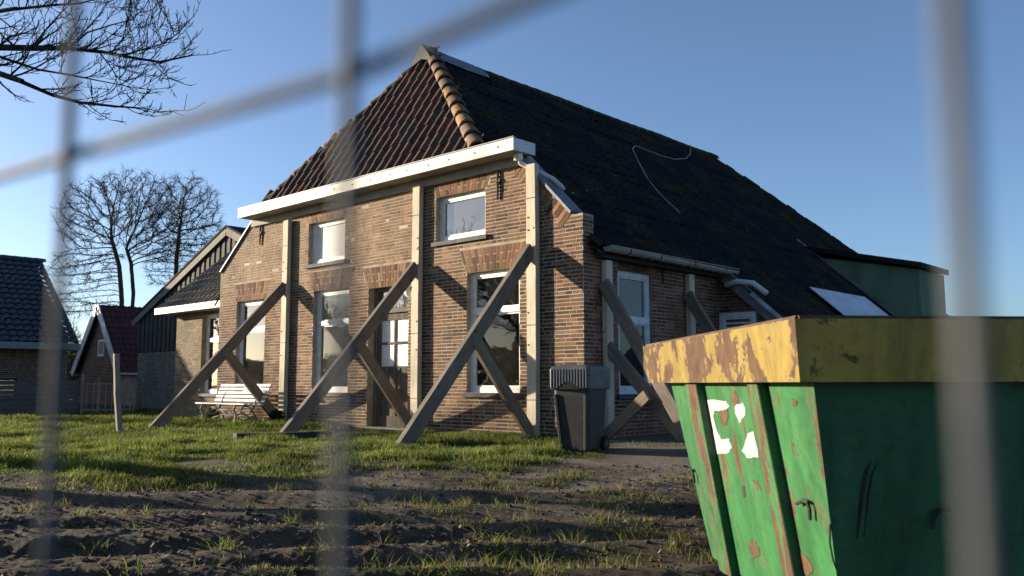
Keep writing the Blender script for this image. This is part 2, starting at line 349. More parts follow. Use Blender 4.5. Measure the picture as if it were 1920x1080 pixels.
# ------------------------------------------------------------------ ground
def to_uv(x, y): dx = x-CAM[0]; dy = y-CAM[1]; return dx*RH[0]+dy*RH[1], dx*FH[0]+dy*FH[1]
def gbase(x, y):
    x = np.asarray(x, float); y = np.asarray(y, float); u, v = to_uv(x, y)
    z = -0.20+0.14*sm((v-7.2)/2.6)+0.06*sm((v-9.6)/2.0)
    z = z-0.10*sm((v-17)/8.0)*sm((-u-4)/6.0)
    return z
RUTS = [(4.45, 0.10, 0.20, 0.085), (5.05, 0.07, 0.22, 0.095), (5.75, 0.16, 0.20, 0.075), (6.65, 0.12, 0.24, 0.085), (7.55, 0.03, 0.22, 0.06), (8.25, -0.03, 0.20, 0.05)]
def density(x, y):
    """how thickly the ground is grown over, 0..1 (sward), and how tall"""
    u, v = to_uv(x, y); n = fbm(x*0.9, y*0.9, 4, 3); n2 = fbm(x*2.4, y*2.4, 3, 9)
    edge = 8.75+0.10*u+1.3*(n-0.5)*2*0.6
    edge = np.where(u > -0.6, edge+1.0*sm((u+0.6)/1.6), edge)
    lawn = sm((v-edge)/0.7)*np.where(u > 0.75+0.03*v, 0.12, 1.0)
    lawn = lawn*(0.35+0.65*sm((n2-0.30)*4))
    patch = 0.0
    for (cu, cv, ru, rv, k) in ((-0.75, 4.75, 1.05, 0.55, 0.85), (0.25, 5.3, 0.9, 0.55, 0.55), (0.9, 6.5, 1.1, 0.8, 0.45), (-0.3, 7.3, 1.3, 0.7, 0.42), (1.35, 7.9, 0.8, 0.6, 0.5), (-5.2, 8.35, 1.3, 0.5, 0.6), (0.3, 8.6, 1.2, 0.6, 0.5), (-1.6, 6.1, 0.6, 0.3, 0.25)):
        patch = np.maximum(patch, k*sm(1.25-np.hypot((u-cu)/ru, (v-cv)/rv)))
    patch = patch*sm((n2-0.38)*5)
    d = np.maximum(lawn, patch)
    return np.clip(d, 0, 1), lawn
def gz(x, y, full=True):
    x = np.asarray(x, float); y = np.asarray(y, float); z = gbase(x, y); u, v = to_uv(x, y)
    d, lawn = density(x, y)
    w = sm((11.5-v)/2.5)*sm((v-2.5)/1.0)*(1-0.85*lawn)
    wav = 0.22*(fbm(x*0.55, y*0.55, 2, 40)-0.5)
    for (v0, s, wd, dp) in RUTS:
        t = (v-(v0+s*u+wav))/wd
        fade = 0.60+0.40*sm((fbm(u*0.5, v*0.5+v0, 2, 71)-0.3)*3)
        z = z+w*fade*dp*(0.40+0.5*sm((7.3-v)/1.4)*sm((0.9-u)/1.6))*(-np.exp(-t*t)+0.75*np.exp(-(np.abs(t)-1.7)**2*2.2))
    ch = sm((7.3-v)/1.4)*sm((0.6-u)/1.6)
    z = z+w*((0.030+0.022*ch)*(fbm(x*1.5, y*1.5, 3, 5)-0.5)+(0.016+0.019*ch)*(fbm(x*5, y*5, 4, 23, 0.6)-0.5)+(0.007+0.011*ch)*(fbm(x*17, y*17, 3, 31, 0.65)-0.5))
    z = z+(1-w)*0.05*(fbm(x*0.8, y*0.8, 3, 55)-0.5)*sm((v-9)/3)
    # a level seat under the skip
    k = sm((1.9-np.hypot(x-7.3, y+5.6))/0.5); z = z*(1-k)+(-0.22)*k
    return z
def gzs(x, y): return float(gz(np.array([x]), np.array([y]))[0])

def make_ground():
    fine = np.radians(np.linspace(-36, 36, 760)); rest = np.radians(np.linspace(36, 324, 97)[1:-1])
    ang = np.concatenate([fine, rest])
    rad = np.concatenate([np.linspace(0.3, 3.4, 10), np.exp(np.linspace(np.log(3.5), np.log(15), 420)), np.exp(np.linspace(np.log(15.4), np.log(900), 46))])
    A, Rr = np.meshgrid(ang, rad); u = Rr*np.sin(A); v = Rr*np.cos(A)
    x = CAM[0]+RH[0]*u+FH[0]*v; y = CAM[1]+RH[1]*u+FH[1]*v
    z = gz(x.ravel(), y.ravel()).reshape(x.shape)
    far = sm((Rr-15)/10); z = z*(1-far)+gbase(x, y)*far
    na, nr = len(ang), len(rad)
    V = np.stack([x, y, z], -1).reshape(-1, 3)
    c = CAM.copy(); V = np.concatenate([V, [[c[0], c[1], -0.2]]])
    i = np.arange(nr-1)[:, None]; j = np.arange(na)[None, :]; j2 = (j+1) % na
    F = np.stack([i*na+j, (i+1)*na+j, (i+1)*na+j2, i*na+j2], -1).reshape(-1, 4)
    F = F[:, ::-1]
    d, lawn = density(x.ravel(), y.ravel())
    xs, ys = x.ravel(), y.ravel(); uu, vv = to_uv(xs, ys)
    lo = gbase(xs, ys)-z.ravel()
    wet = sm(lo/0.07)*sm((8.4-vv)/1.2)*(0.4+0.6*sm((0.6-uu)/2))
    grav = sm((fbm(xs*0.8, ys*0.8, 3, 77)-0.44)*6)*sm((vv-6.3)/1.5)*(1-wet)
    grav = np.maximum(grav, sm((uu-0.8)/0.8)*sm((vv-7.5)/1.0)*0.9)
    farm = sm((np.hypot(uu, vv)-20)/10)
    mask = np.stack([np.maximum(sm(d*1.15), farm), grav*(1-farm), wet*(1-farm)], 1)
    mask = np.concatenate([mask, [[0, 0, 0]]])
    cap = np.array([(na*nr, (k+1) % na, k, k) for k in range(na)])
    o = fast_mesh('ground', V, np.concatenate([F]), 'soil', mask, attr='Mask', smooth=True)
    o['kind'] = 'structure'
make_ground()

# ------------------------------------------------------------------ brick laying
BR, BJ = 0.0470, 0.0125; CRS = BR+BJ; ST, HD = 0.245, 0.118; TJ = 0.014
PAL = [((0.200, 0.104, 0.053), 5), ((0.162, 0.079, 0.041), 5), ((0.235, 0.130, 0.067), 4), ((0.118, 0.057, 0.033), 3.5), ((0.27, 0.17, 0.095), 1.3), ((0.080, 0.044, 0.030), 1.6)]
PAL_SIDE = [((0.22, 0.095, 0.055), 5), ((0.17, 0.070, 0.043), 5), ((0.27, 0.135, 0.080), 3), ((0.11, 0.055, 0.04), 2)]
PAL_EXT = [((0.20, 0.145, 0.085), 5), ((0.165, 0.118, 0.07), 5), ((0.235, 0.18, 0.11), 3), ((0.125, 0.09, 0.056), 2)]
PAL_DARK = [((0.13, 0.075, 0.055), 4), ((0.17, 0.09, 0.062), 3), ((0.10, 0.06, 0.048), 3)]
PAL_GREY = [((0.15, 0.135, 0.115), 4), ((0.19, 0.17, 0.145), 3), ((0.11, 0.10, 0.088), 3)]
def pick(pal, rng):
    w = np.array([p[1] for p in pal], float); c = A3(*pal[rng.choice(len(pal), p=w/w.sum())][0])
    return c*(0.84+0.34*rng.random())*(1+0.05*rng.standard_normal(3))
class Frame:
    """a wall plane: u along it, n outward, z up"""
    def __init__(s, O, U, N): s.O = A3(*O); s.U = A3(*U); s.N = A3(*N)
    def P(s, u, n, z): return s.O+s.U*u+s.N*n+A3(0, 0, z)
    def box(s, mb, u0, u1, n0, n1, z0, z1, col=None):
        mb.hexa([s.P(u0, n0, z0), s.P(u1, n0, z0), s.P(u1, n1, z0), s.P(u0, n1, z0), s.P(u0, n0, z1), s.P(u1, n0, z1), s.P(u1, n1, z1), s.P(u0, n1, z1)], col)
def cut(iv, a, b):
    out = []
    for (p, q) in iv:
        if b <= p or a >= q: out.append((p, q)); continue
        if a > p: out.append((p, a))
        if b < q: out.append((b, q))
    return out
def lay(span, z0, z1, holes, rng, crs=CRS, br=BR, st=ST, hd=HD):
    """span(z) -> (ua,ub); holes: list of f(za,zb)->None or (ua,ub). Returns [(u0,u1,za,zb)]"""
    out = []; k = 0; z = z0
    while z+br <= z1+1e-6:
        za, zb = z, z+br; ua, ub = span((za+zb)/2); iv = [(ua, ub)]
        for h in holes:
            r = h(za, zb)
            if r: iv = cut(iv, *r)
        typ = (0, 1, 0, 2)[k % 4]
        L = hd if typ == 1 else st
        start = {0: 0.0, 1: -hd*0.5, 2: -st*0.5}[typ]-0.02*rng.random()
        pos = math.floor((ua-start)/(L+TJ))*(L+TJ)+start
        while pos < ub:
            l = L
            if typ != 1 and rng.random() < 0.10: l = hd
            a, b = pos, pos+l; pos = b+TJ
            for (p, q) in iv:
                x0, x1 = max(a, p+0.004), min(b, q-0.004)
                if x1-x0 > 0.03: out.append((x0+rng.normal(0, 0.0015), x1+rng.normal(0, 0.0015), za+rng.normal(0, 0.001), zb+rng.normal(0, 0.001)))
        z += crs; k += 1
    return out
def hole_rect(u0, u1, z0, z1): return lambda za, zb: (u0, u1) if zb > z0+0.004 and za < z1-0.004 else None
def brick_pts(fr, b, rng, pr=0.003):
    u0, u1, z0, z1 = b; n = min(pr, 0.003)+rng.normal(0, 0.0007); t = rng.normal(0, 0.0003); i = 0.002
    return [fr.P(u0, -0.03, z0), fr.P(u1, -0.03, z0), fr.P(u1-i, n+t, z0+i), fr.P(u0+i, n-t, z0+i), fr.P(u0, -0.03, z1), fr.P(u1, -0.03, z1), fr.P(u1-i, n+t, z1-i), fr.P(u0+i, n-t, z1-i)]
def arch(fr, uc, w, z0, h, rng, splay=0.16, pal=PAL):
    """flat soldier arch: fanned upright bricks; returns list of 8-point bricks"""
    out = []; n = int(round((w+0.10)/0.072)); tj = 0.012
    for k in range(n):
        for (fa, fb) in ([(0, 0.66), (0.70, 1.0)] if k % 2 else [(0, 0.30), (0.34, 1.0)]):
            def U(t, f): return uc+(t-0.5)*((w+0.06)+2*splay*f)
            ta, tb = (k+0.08)/n, (k+0.92)/n; pr = 0.003+rng.normal(0, 0.0007)
            z_a, z_b = z0+h*fa, z0+h*fb
            q = []
            for z, f in ((z_a, fa), (z_b, fb)):
                q += [fr.P(U(ta, f), -0.03, z), fr.P(U(tb, f), -0.03, z), fr.P(U(tb, f), pr, z), fr.P(U(ta, f), pr, z)]
            out.append(q)
    return out
def arch_hole(uc, w, z0, h, splay=0.16):
    def f(za, zb):
        if zb <= z0+0.004 or za >= z0+h+0.006: return None
        t = min(max(((za+zb)/2-z0)/h, 0), 1); hw = (w+0.06)/2+splay*t+0.006
        return uc-hw, uc+hw
    return f
def add_bricks(parent, bricks, rng, single=0, key=None, mat='brick', base=None):
    """bricks: list of (pts8, colour). The `single` ones that come first under key become objects, the rest one mesh"""
    if key: bricks = sorted(bricks, key=key)
    off = root_loc(parent)
    for pts, c in bricks[:single]:
        cen = np.mean(pts, 0); mb = MB(); mb.hexa(np.array(pts)-cen+off, tuple(c)); o = mb.build('brick', mat, parent); o.location = tuple(cen-off)
    if bricks[single:]:
        V = np.concatenate([np.asarray(p) for p, c in bricks[single:]]); n = len(bricks)-single
        F = (np.arange(n)[:, None, None]*8+np.array(BOXF)[None]).reshape(-1, 4)
        q = np.asarray(bricks[single][0]); 
        if np.linalg.det(np.stack([q[1]-q[0], q[3]-q[0], q[4]-q[0]])) < 0: F = F[:, ::-1]
        C = np.repeat(np.array([c for p, c in bricks[single:]]), 8, 0)
        fast_mesh('brick_courses', V, F, mat, C, parent, 'stuff')

# ------------------------------------------------------------------ windows and other joinery
def window(parent, fr, u0, u1, z0, z1, bars=(), rec=0.09, fw=0.075, frame='white_paint', pane='glass', sill=True, curtain=None, name='window', sillmat='sill_stone', slatted=False):
    w = MB(); n0, n1 = -rec-0.07, -rec
    fr.box(w, u0, u0+fw, n0, n1, z0, z1); fr.box(w, u1-fw, u1, n0, n1, z0, z1)
    fr.box(w, u0+fw, u1-fw, n0, n1-0.002, z0, z0+fw*1.15); fr.box(w, u0+fw, u1-fw, n0, n1-0.002, z1-fw, z1)
    o = w.build(name, frame, parent)
    zs = [z0+fw*1.15]+[b for b in bars]+[z1-fw]
    for b in bars:
        t = MB(); fr.box(t, u0+fw, u1-fw, n0+0.005, n1+0.014, b-0.04, b+0.04); t.build('transom', frame, o)
    for k in range(len(zs)-1):
        za = zs[k]+(0.04 if k > 0 else 0); zb = zs[k+1]-(0.04 if k < len(zs)-2 else 0)
        s_ = MB(); q = 0.03
        fr.box(s_, u0+fw, u0+fw+q, n0+0.012, n1-0.012, za, zb); fr.box(s_, u1-fw-q, u1-fw, n0+0.012, n1-0.012, za, zb)
        fr.box(s_, u0+fw+q, u1-fw-q, n0+0.012, n1-0.014, za, za+q); fr.box(s_, u0+fw+q, u1-fw-q, n0+0.012, n1-0.014, zb-q, zb)
        s_.build('sash', frame, o)
        p = MB(); fr.box(p, u0+fw+q*0.5, u1-fw-q*0.5, n0+0.022, n0+0.028, za+q*0.5, zb-q*0.5); p.build('pane', pane, o)
    if sill:
        s_ = MB(); fr.box(s_, u0-0.07, u1+0.07, -rec-0.02, 0.055, z0-0.075, z0-0.004); s_.build('sill', sillmat, o)
    if curtain:
        mat_, (ca, cb, cz0, cz1, wav) = curtain; n = 60; v = []; f = []
        for i in range(n+1):
            t = i/n; uu = u0+fw+(u1-u0-2*fw)*(ca+(cb-ca)*t); nn = n0-0.035+wav*0.035*sin(t*(cb-ca)*75)+wav*0.015*sin(t*(cb-ca)*31+1)
            v += [fr.P(uu, nn, z0+(z1-z0)*cz0), fr.P(uu, nn, z0+(z1-z0)*cz1)]
        f = [(2*i, 2*i+2, 2*i+3, 2*i+1) for i in range(n)]
        c_ = MB(); c_.add(v, f); c_.build('curtain', mat_, o, smooth=wav > 0)
    if slatted:
        k = 0; z = z0+fw*1.4
        while z < z1-fw-0.05:
            s_ = MB(); s_.hexa([fr.P(u0+fw, n0+0.01, z+0.04), fr.P(u1-fw, n0+0.01, z+0.04), fr.P(u1-fw, n1-0.005, z), fr.P(u0+fw, n1-0.005, z), fr.P(u0+fw, n0+0.01, z+0.055), fr.P(u1-fw, n0+0.01, z+0.055), fr.P(u1-fw, n1-0.005, z+0.015), fr.P(u0+fw, n1-0.005, z+0.015)])
            s_.build('slat', frame, o); z += 0.075
    return o

# ------------------------------------------------------------------ farmhouse
WD = 10.76; XM = -WD/2; ZR = 7.76; SL = 0.886; ZSH = 3.36; ZC = 4.47
def roofz(x): return ZR-SL*abs(x-XM)
def farmhouse():
    H = empty('farmhouse', (XM, 0, 0), 'old brown brick farmhouse with half-hipped tile roof and white cornice, propped by timber shores', 'farmhouse')
    F = Frame((0, 0, 0), (1, 0, 0), (0, -1, 0)); rng = np.random.default_rng(3)
    wins = [(-9.98, -8.78, 0.64, 2.66), (-6.97, -5.78, 0.64, 2.68), (-2.49, -1.29, 0.66, 2.66)]
    door = (-5.17, -4.0, -0.05, 2.60); ups = [(-7.20, -5.95, 3.24, 4.10), (-3.28, -2.06, 3.27, 4.07)]
    opens = wins+[door]+ups
    XL, XR, XSL, XSR = -WD, 0.0, -9.33, -1.27
    def span(z):
        if z <= ZSH: return XL, XR
        t = (z-ZSH)/(ZC-ZSH); return XL+0.02+(XSL-XL-0.02)*t, -0.2+(XSR+0.2)*t
    # mortar body, split into cells round the openings
    mb = MB(); T = -0.26
    us = sorted({XL, XR}|{o[0] for o in opens}|{o[1] for o in opens}); zs = sorted({-0.35, ZSH}|{o[2] for o in wins+[door]}|{o[3] for o in wins+[door]})
    inside = lambda u, z: any(o[0] < u < o[1] and o[2] < z < o[3] for o in opens)
    for a, b in zip(us[:-1], us[1:]):
        for c, d in zip([z for z in zs if z <= ZSH][:-1], [z for z in zs if z <= ZSH][1:]):
            cz = sorted({c, d}|{o[2] for o in ups if c < o[2] < d})
            for e, f in zip(cz[:-1], cz[1:]):
                if not inside((a+b)/2, (e+f)/2): F.box(mb, a, b, T, 0, e, f)
    us2 = sorted({XSL, XSR}|{o[0] for o in ups}|{o[1] for o in ups}); zs2 = sorted({ZSH, ZC}|{o[3] for o in ups})
    for a, b in zip(us2[:-1], us2[1:]):
        for c, d in zip(zs2[:-1], zs2[1:]):
            if not inside((a+b)/2, (c+d)/2): F.box(mb, a, b, T, 0, c, d)
    mb.prism([(XL, ZSH), (XSL, ZSH), (XSL, ZC)], 1, 0, 0.26); mb.prism([(XSR, ZSH), (-0.2, ZSH), (XSR, ZC)], 1, 0, 0.26)
    wall = mb.build('wall', 'mortar', H)
    holes = [hole_rect(*o) for o in opens]; bricks = []
    for o in opens:
        w = o[1]-o[0]; uc = (o[0]+o[1])/2; top = o[3]; h = 0.36 if o in ups else 0.40
        if o in ups: h = min(h, ZC-top-0.01)
        holes.append(arch_hole(uc, w, top, h)); bricks += [(q, pick(PAL, rng)*0.95) for q in arch(F, uc, w, top+0.004, h-0.01, rng)]
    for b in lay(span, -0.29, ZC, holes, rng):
        c = pick(PAL, rng); zc = b[2]; uc = b[0]
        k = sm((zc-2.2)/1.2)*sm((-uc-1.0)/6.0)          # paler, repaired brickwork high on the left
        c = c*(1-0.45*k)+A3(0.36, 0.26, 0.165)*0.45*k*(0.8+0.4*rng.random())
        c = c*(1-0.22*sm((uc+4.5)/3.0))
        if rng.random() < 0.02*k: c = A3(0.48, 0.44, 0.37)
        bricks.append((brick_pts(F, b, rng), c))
    # raking brick courses along both slopes
    for (xa, za, xb, zb) in ((-0.2, ZSH+0.02, XSR, ZC), ):
        n = 17; d = A3(xb-xa, 0, zb-za); Ld = np.linalg.norm(d); d /= Ld; nn = A3(-d[2], 0, d[0]); nn = nn if nn[2] < 0 else -nn
        for k in range(n):
            p = A3(xa, 0, za)+d*(Ld*(k+0.1)/n); q = A3(xa, 0, za)+d*(Ld*(k+0.9)/n); pr = 0.006
            l = 0.22+0.1*rng.random()
            bricks.append(([p+nn*l+A3(0, .03, 0), q+nn*l+A3(0, .03, 0), q+A3(0, .03, 0), p+A3(0, .03, 0), p+nn*l-A3(0, pr, 0), q+nn*l-A3(0, pr, 0), q-A3(0, pr, 0), p-A3(0, pr, 0)], pick(PAL, rng)*1.1))
    add_bricks(wall, bricks, rng, 300, key=lambda b: np.linalg.norm(np.mean(b[0], 0)-CAM))
    # plastered foot of the wall, crumbling
    # windows
    window(H, F, *wins[0], bars=(2.01,), curtain=('curtain', (0.0, 0.42, 0.0, 1.0, 1)))
    window(H, F, *wins[1], bars=(2.02,)); window(H, F, *wins[2], bars=(2.0,), pane='glass_dark')
    window(H, F, *ups[0], fw=0.06, pane='blind')
    window(H, F, *ups[1], fw=0.075, pane='glass_upper')
    # door with its frame, toplight, four frosted panes, letter plate and lower panels
    x0, x1, z0, z1 = door; r = -0.14
    d = MB(); F.box(d, x0, x0+0.085, r-0.08, r, z0, z1); F.box(d, x1-0.07, x1, r-0.08, r, z0, z1); F.box(d, x0+0.085, x1-0.07, r-0.08, r-0.003, z1-0.07, z1); F.box(d, x0+0.085, x1-0.07, r-0.075, r+0.02, 2.12, 2.20)
    dr = d.build('door', 'door_frame', H)
    t = MB(); F.box(t, x0+0.09, x1-0.075, r-0.05, r-0.044, 2.21, z1-0.075); t.build('toplight_pane', 'glass_upper', dr)
    a, b = x0+0.09, x1-0.075; L_ = MB(); n0, n1 = r-0.065, r-0.02; mid = (a+b)/2
    F.box(L_, a, a+0.10, n0, n1, 0.02, 2.11); F.box(L_, b-0.08, b, n0, n1, 0.02, 2.11)
    for (za, zb) in ((0.02, 0.22), (0.62, 0.72), (1.0, 1.13), (1.985, 2.11)): F.box(L_, a+0.10, b-0.08, n0, n1-0.002, za, zb)
    F.box(L_, mid-0.035, mid+0.035, n0, n1-0.004, 0.22, 0.62); F.box(L_, mid-0.035, mid+0.035, n0, n1-0.004, 0.72, 1.0)
    F.box(L_, mid-0.022, mid+0.022, n0, n1-0.005, 1.13, 1.985); F.box(L_, a+0.10, mid-0.022, n0, n1-0.006, 1.535, 1.58); F.box(L_, mid+0.022, b-0.08, n0, n1-0.006, 1.535, 1.58)
    L_.build('door_leaf', 'door_wood', dr)
    for (pa, pb) in ((a+0.10, mid-0.035), (mid+0.035, b-0.08)):
        for (za, zb) in ((0.22, 0.62), (0.72, 1.0)):
            p = MB(); F.box(p, pa, pb, n0+0.01, n0+0.022, za, zb); p.build('panel', 'door_wood', dr)
        for (za, zb) in ((1.13, 1.535), (1.58, 1.985)):
            p = MB(); F.box(p, pa-0.013, pb+0.013, n0+0.012, n0+0.02, za, zb); p.build('pane', 'glass_frosted', dr)
    p = MB(); F.box(p, mid-0.17, mid+0.17, n1-0.002, n1+0.012, 1.03, 1.10); p.build('letter_plate', 'iron', dr)
    p = MB(); F.box(p, a+0.03, a+0.07, n1-0.002, n1+0.01, 0.95, 1.12); p.tube([F.P(a+0.05, n1, 1.06), F.P(a+0.05, n1+0.05, 1.06), F.P(a+0.16, n1+0.05, 1.06)], 0.009, 6); p.build('handle', 'zinc', dr)
    p = MB(); F.box(p, x0-0.02, x1+0.02, -0.24, 0.09, -0.25, 0.018); p.build('threshold', 'concrete', dr)
    # wall anchors
    for (x, za, zb) in ((-1.75, 3.81, 4.43), (-9.04, 3.86, 4.40)):
        p = MB(); p.tube([(x, -0.028, za), (x+0.01, -0.03, (za+zb)/2), (x, -0.028, zb)], [0.016, 0.024, 0.018], 6); F.box(p, x-0.05, x+0.06, 0.0, 0.045, (za+zb)/2-0.02, (za+zb)/2+0.03); p.build('wall_anchor', 'iron', H)
    # raking copings
    for (xa, za, xb, zb) in ((-0.20, ZSH+0.03, XSR-0.02, ZC+0.02), (XL+0.03, ZSH+0.05, XSL+0.02, ZC+0.03)):
        p = MB(); p.beam((xa, 0.11, za), (xb, 0.11, zb), 0.32, 0.06, up=(0, 0, 1), ch=0.012); p.build('coping', 'lead', H)
    for xs in (-0.1, XL+0.0):
        pass
    # side wall: runs back to y = 3.95, then the barn part steps out
    G = Frame((0, 0, 0), (0, 1, 0), (1, 0, 0)); ZT = 2.80
    so = (0.86, 1.80, 0.64, 2.58); mb = MB()
    for (ua, ub, za, zb) in ((0.262, so[0], -0.35, ZT), (so[1], 3.95, -0.35, ZT), (so[0], so[1], -0.35, so[2]), (so[0], so[1], so[3], ZT)):
        G.box(mb, ua, ub, -0.26, 0, za, zb)
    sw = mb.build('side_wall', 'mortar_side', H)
    bl = []; hs = [hole_rect(*so), arch_hole((so[0]+so[1])/2, so[1]-so[0], so[3], 0.2, 0.05)]
    for q in arch(G, (so[0]+so[1])/2, so[1]-so[0], so[3]+0.004, 0.19, rng, 0.05): bl.append((q, pick(PAL_SIDE, rng)))
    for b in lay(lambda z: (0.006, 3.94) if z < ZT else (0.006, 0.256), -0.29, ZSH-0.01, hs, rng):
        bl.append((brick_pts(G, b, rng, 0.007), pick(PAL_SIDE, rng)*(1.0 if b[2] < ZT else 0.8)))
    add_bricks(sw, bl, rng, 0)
    window(H, G, *so, bars=(1.80,), rec=0.05, fw=0.085, frame='rot_white', pane='glass_dark', curtain=('curtain', (0.0, 1.0, 0.02, 0.98, 1)))
    p = MB(); p.tube([(0.03, 2.10, 2.45), (0.032, 2.10, 2.70)], 0.014, 6); p.build('wall_anchor', 'iron', H)
    # plain rear and left walls (closed shell), ceiling
    p = MB(); p.box((XL, 0.26, -0.35), (XL+0.25, 15.0, 2.85)); p.box((XL+0.25, 14.75, -0.35), (2.2, 15.0, 2.4)); p.build('rear_wall', 'mortar', H)
    p = MB(); p.box((XL+0.27, 0.27, 2.80), (-0.28, 14.7, 2.9)); p.box((XL+0.27, 4.2, -0.3), (-0.28, 4.3, 2.8)); p.box((-5.6, 0.27, -0.3), (-5.5, 4.2, 2.8)); p.box((XL+0.27, 0.27, 0.0), (-0.28, 4.2, 0.03)); p.build('room_lining', 'room', H)
    # barn part: return wall at y = 3.95 with a louvred vent, and its outer wall
    EX = 2.25; B = Frame((0, 3.95, 0), (1, 0, 0), (0, -1, 0)); mb = MB()
    vz = (0.02, 0.74, 1.35, 2.06)
    mb.prism([(0.0, -0.35), (EX, -0.35), (EX, roofz(EX)-0.12), (0.0, roofz(0.0)-0.12)], 1, 3.96, 4.2)
    mb.box((EX-0.25, 4.2, -0.35), (EX, 15.0, roofz(EX)-0.1)); rw = mb.build('return_wall', 'mortar_side', H)
    bl = [(brick_pts(B, b, rng, 0.004), pick(PAL_SIDE, rng)*0.85) for b in lay(lambda z: (0.01, min(EX, XM+(ZR-0.16-z)/SL)), -0.29, 2.9, [hole_rect(*vz)], rng)]
    add_bricks(rw, bl, rng, 0)
    window(H, B, *vz, rec=-0.035, fw=0.09, frame='rot_white', pane='glass_dark', sill=False, slatted=True, name='vent')
    p = MB(); a_, b_ = A3(0.13, 3.90, roofz(0.13)-0.05), A3(EX+0.1, 3.90, roofz(EX+0.1)-0.05)
    p.beam(a_-A3(0, 0, 0.06), b_-A3(0, 0, 0.06), 0.04, 0.22, ch=0.006); p.build('bargeboard', 'lead', H)
    p = MB(); p.tube([a_+A3(.55, -.02, .02-.55*SL), b_+A3(0, -.02, .02)], 0.045, 8); p.build('verge_roll', 'zinc', H)
    return H, XSL, XSR, EX
HOUSE, XSL, XSR, EX = farmhouse()

def tile_wave(u, k=1.0):   # pantile cross profile, 0..1 across
    return k*(0.030*np.cos(2*pi*(u-0.12))+0.012*np.cos(4*pi*(u-0.2)))
def slope_tiles(O, U, D, width, length, tw, tl, amp, lift, trim=None, jit=0.004, seed=1, sub=6):
    """one continuous sheet of tile courses: O eave corner, U along the eave, D up the slope. Each row is lifted at its nose"""
    rng = np.random.default_rng(seed); O, U, D = A3(*O), A3(*U), A3(*D); N = np.cross(U, D); N /= np.linalg.norm(N)
    if N[2] < 0: N = -N
    nr = int(math.ceil(length/tl)); nu = int(width/tw*sub)+1; us = np.linspace(0, width, nu)
    V = []; Fq = []; base = 0
    for r in range(nr):
        a, b = r*tl, min((r+1)*tl+0.03, length+0.03)
        h = amp*np.cos(2*pi*us/tw)+rng.normal(0, jit, 1)+np.interp(us, np.linspace(0, width, 40), rng.normal(0, jit, 40))
        rows = []
        for (d, k) in ((a, lift-0.018), (a, lift), (b, 0.0)):
            rows.append(O+U*us[:, None]+D*d+N*(h*1.0+k)[:, None])
        V.append(np.concatenate(rows))
        i = np.arange(nu-1)
        for s_ in (0, 1): Fq.append(np.stack([base+s_*nu+i, base+s_*nu+i+1, base+(s_+1)*nu+i+1, base+(s_+1)*nu+i], 1))
        base += 3*nu
    V = np.concatenate(V); Fq = np.concatenate(Fq)
    if trim is not None:
        cen = V[Fq].mean(1); Fq = Fq[trim(cen)]
    return V, Fq

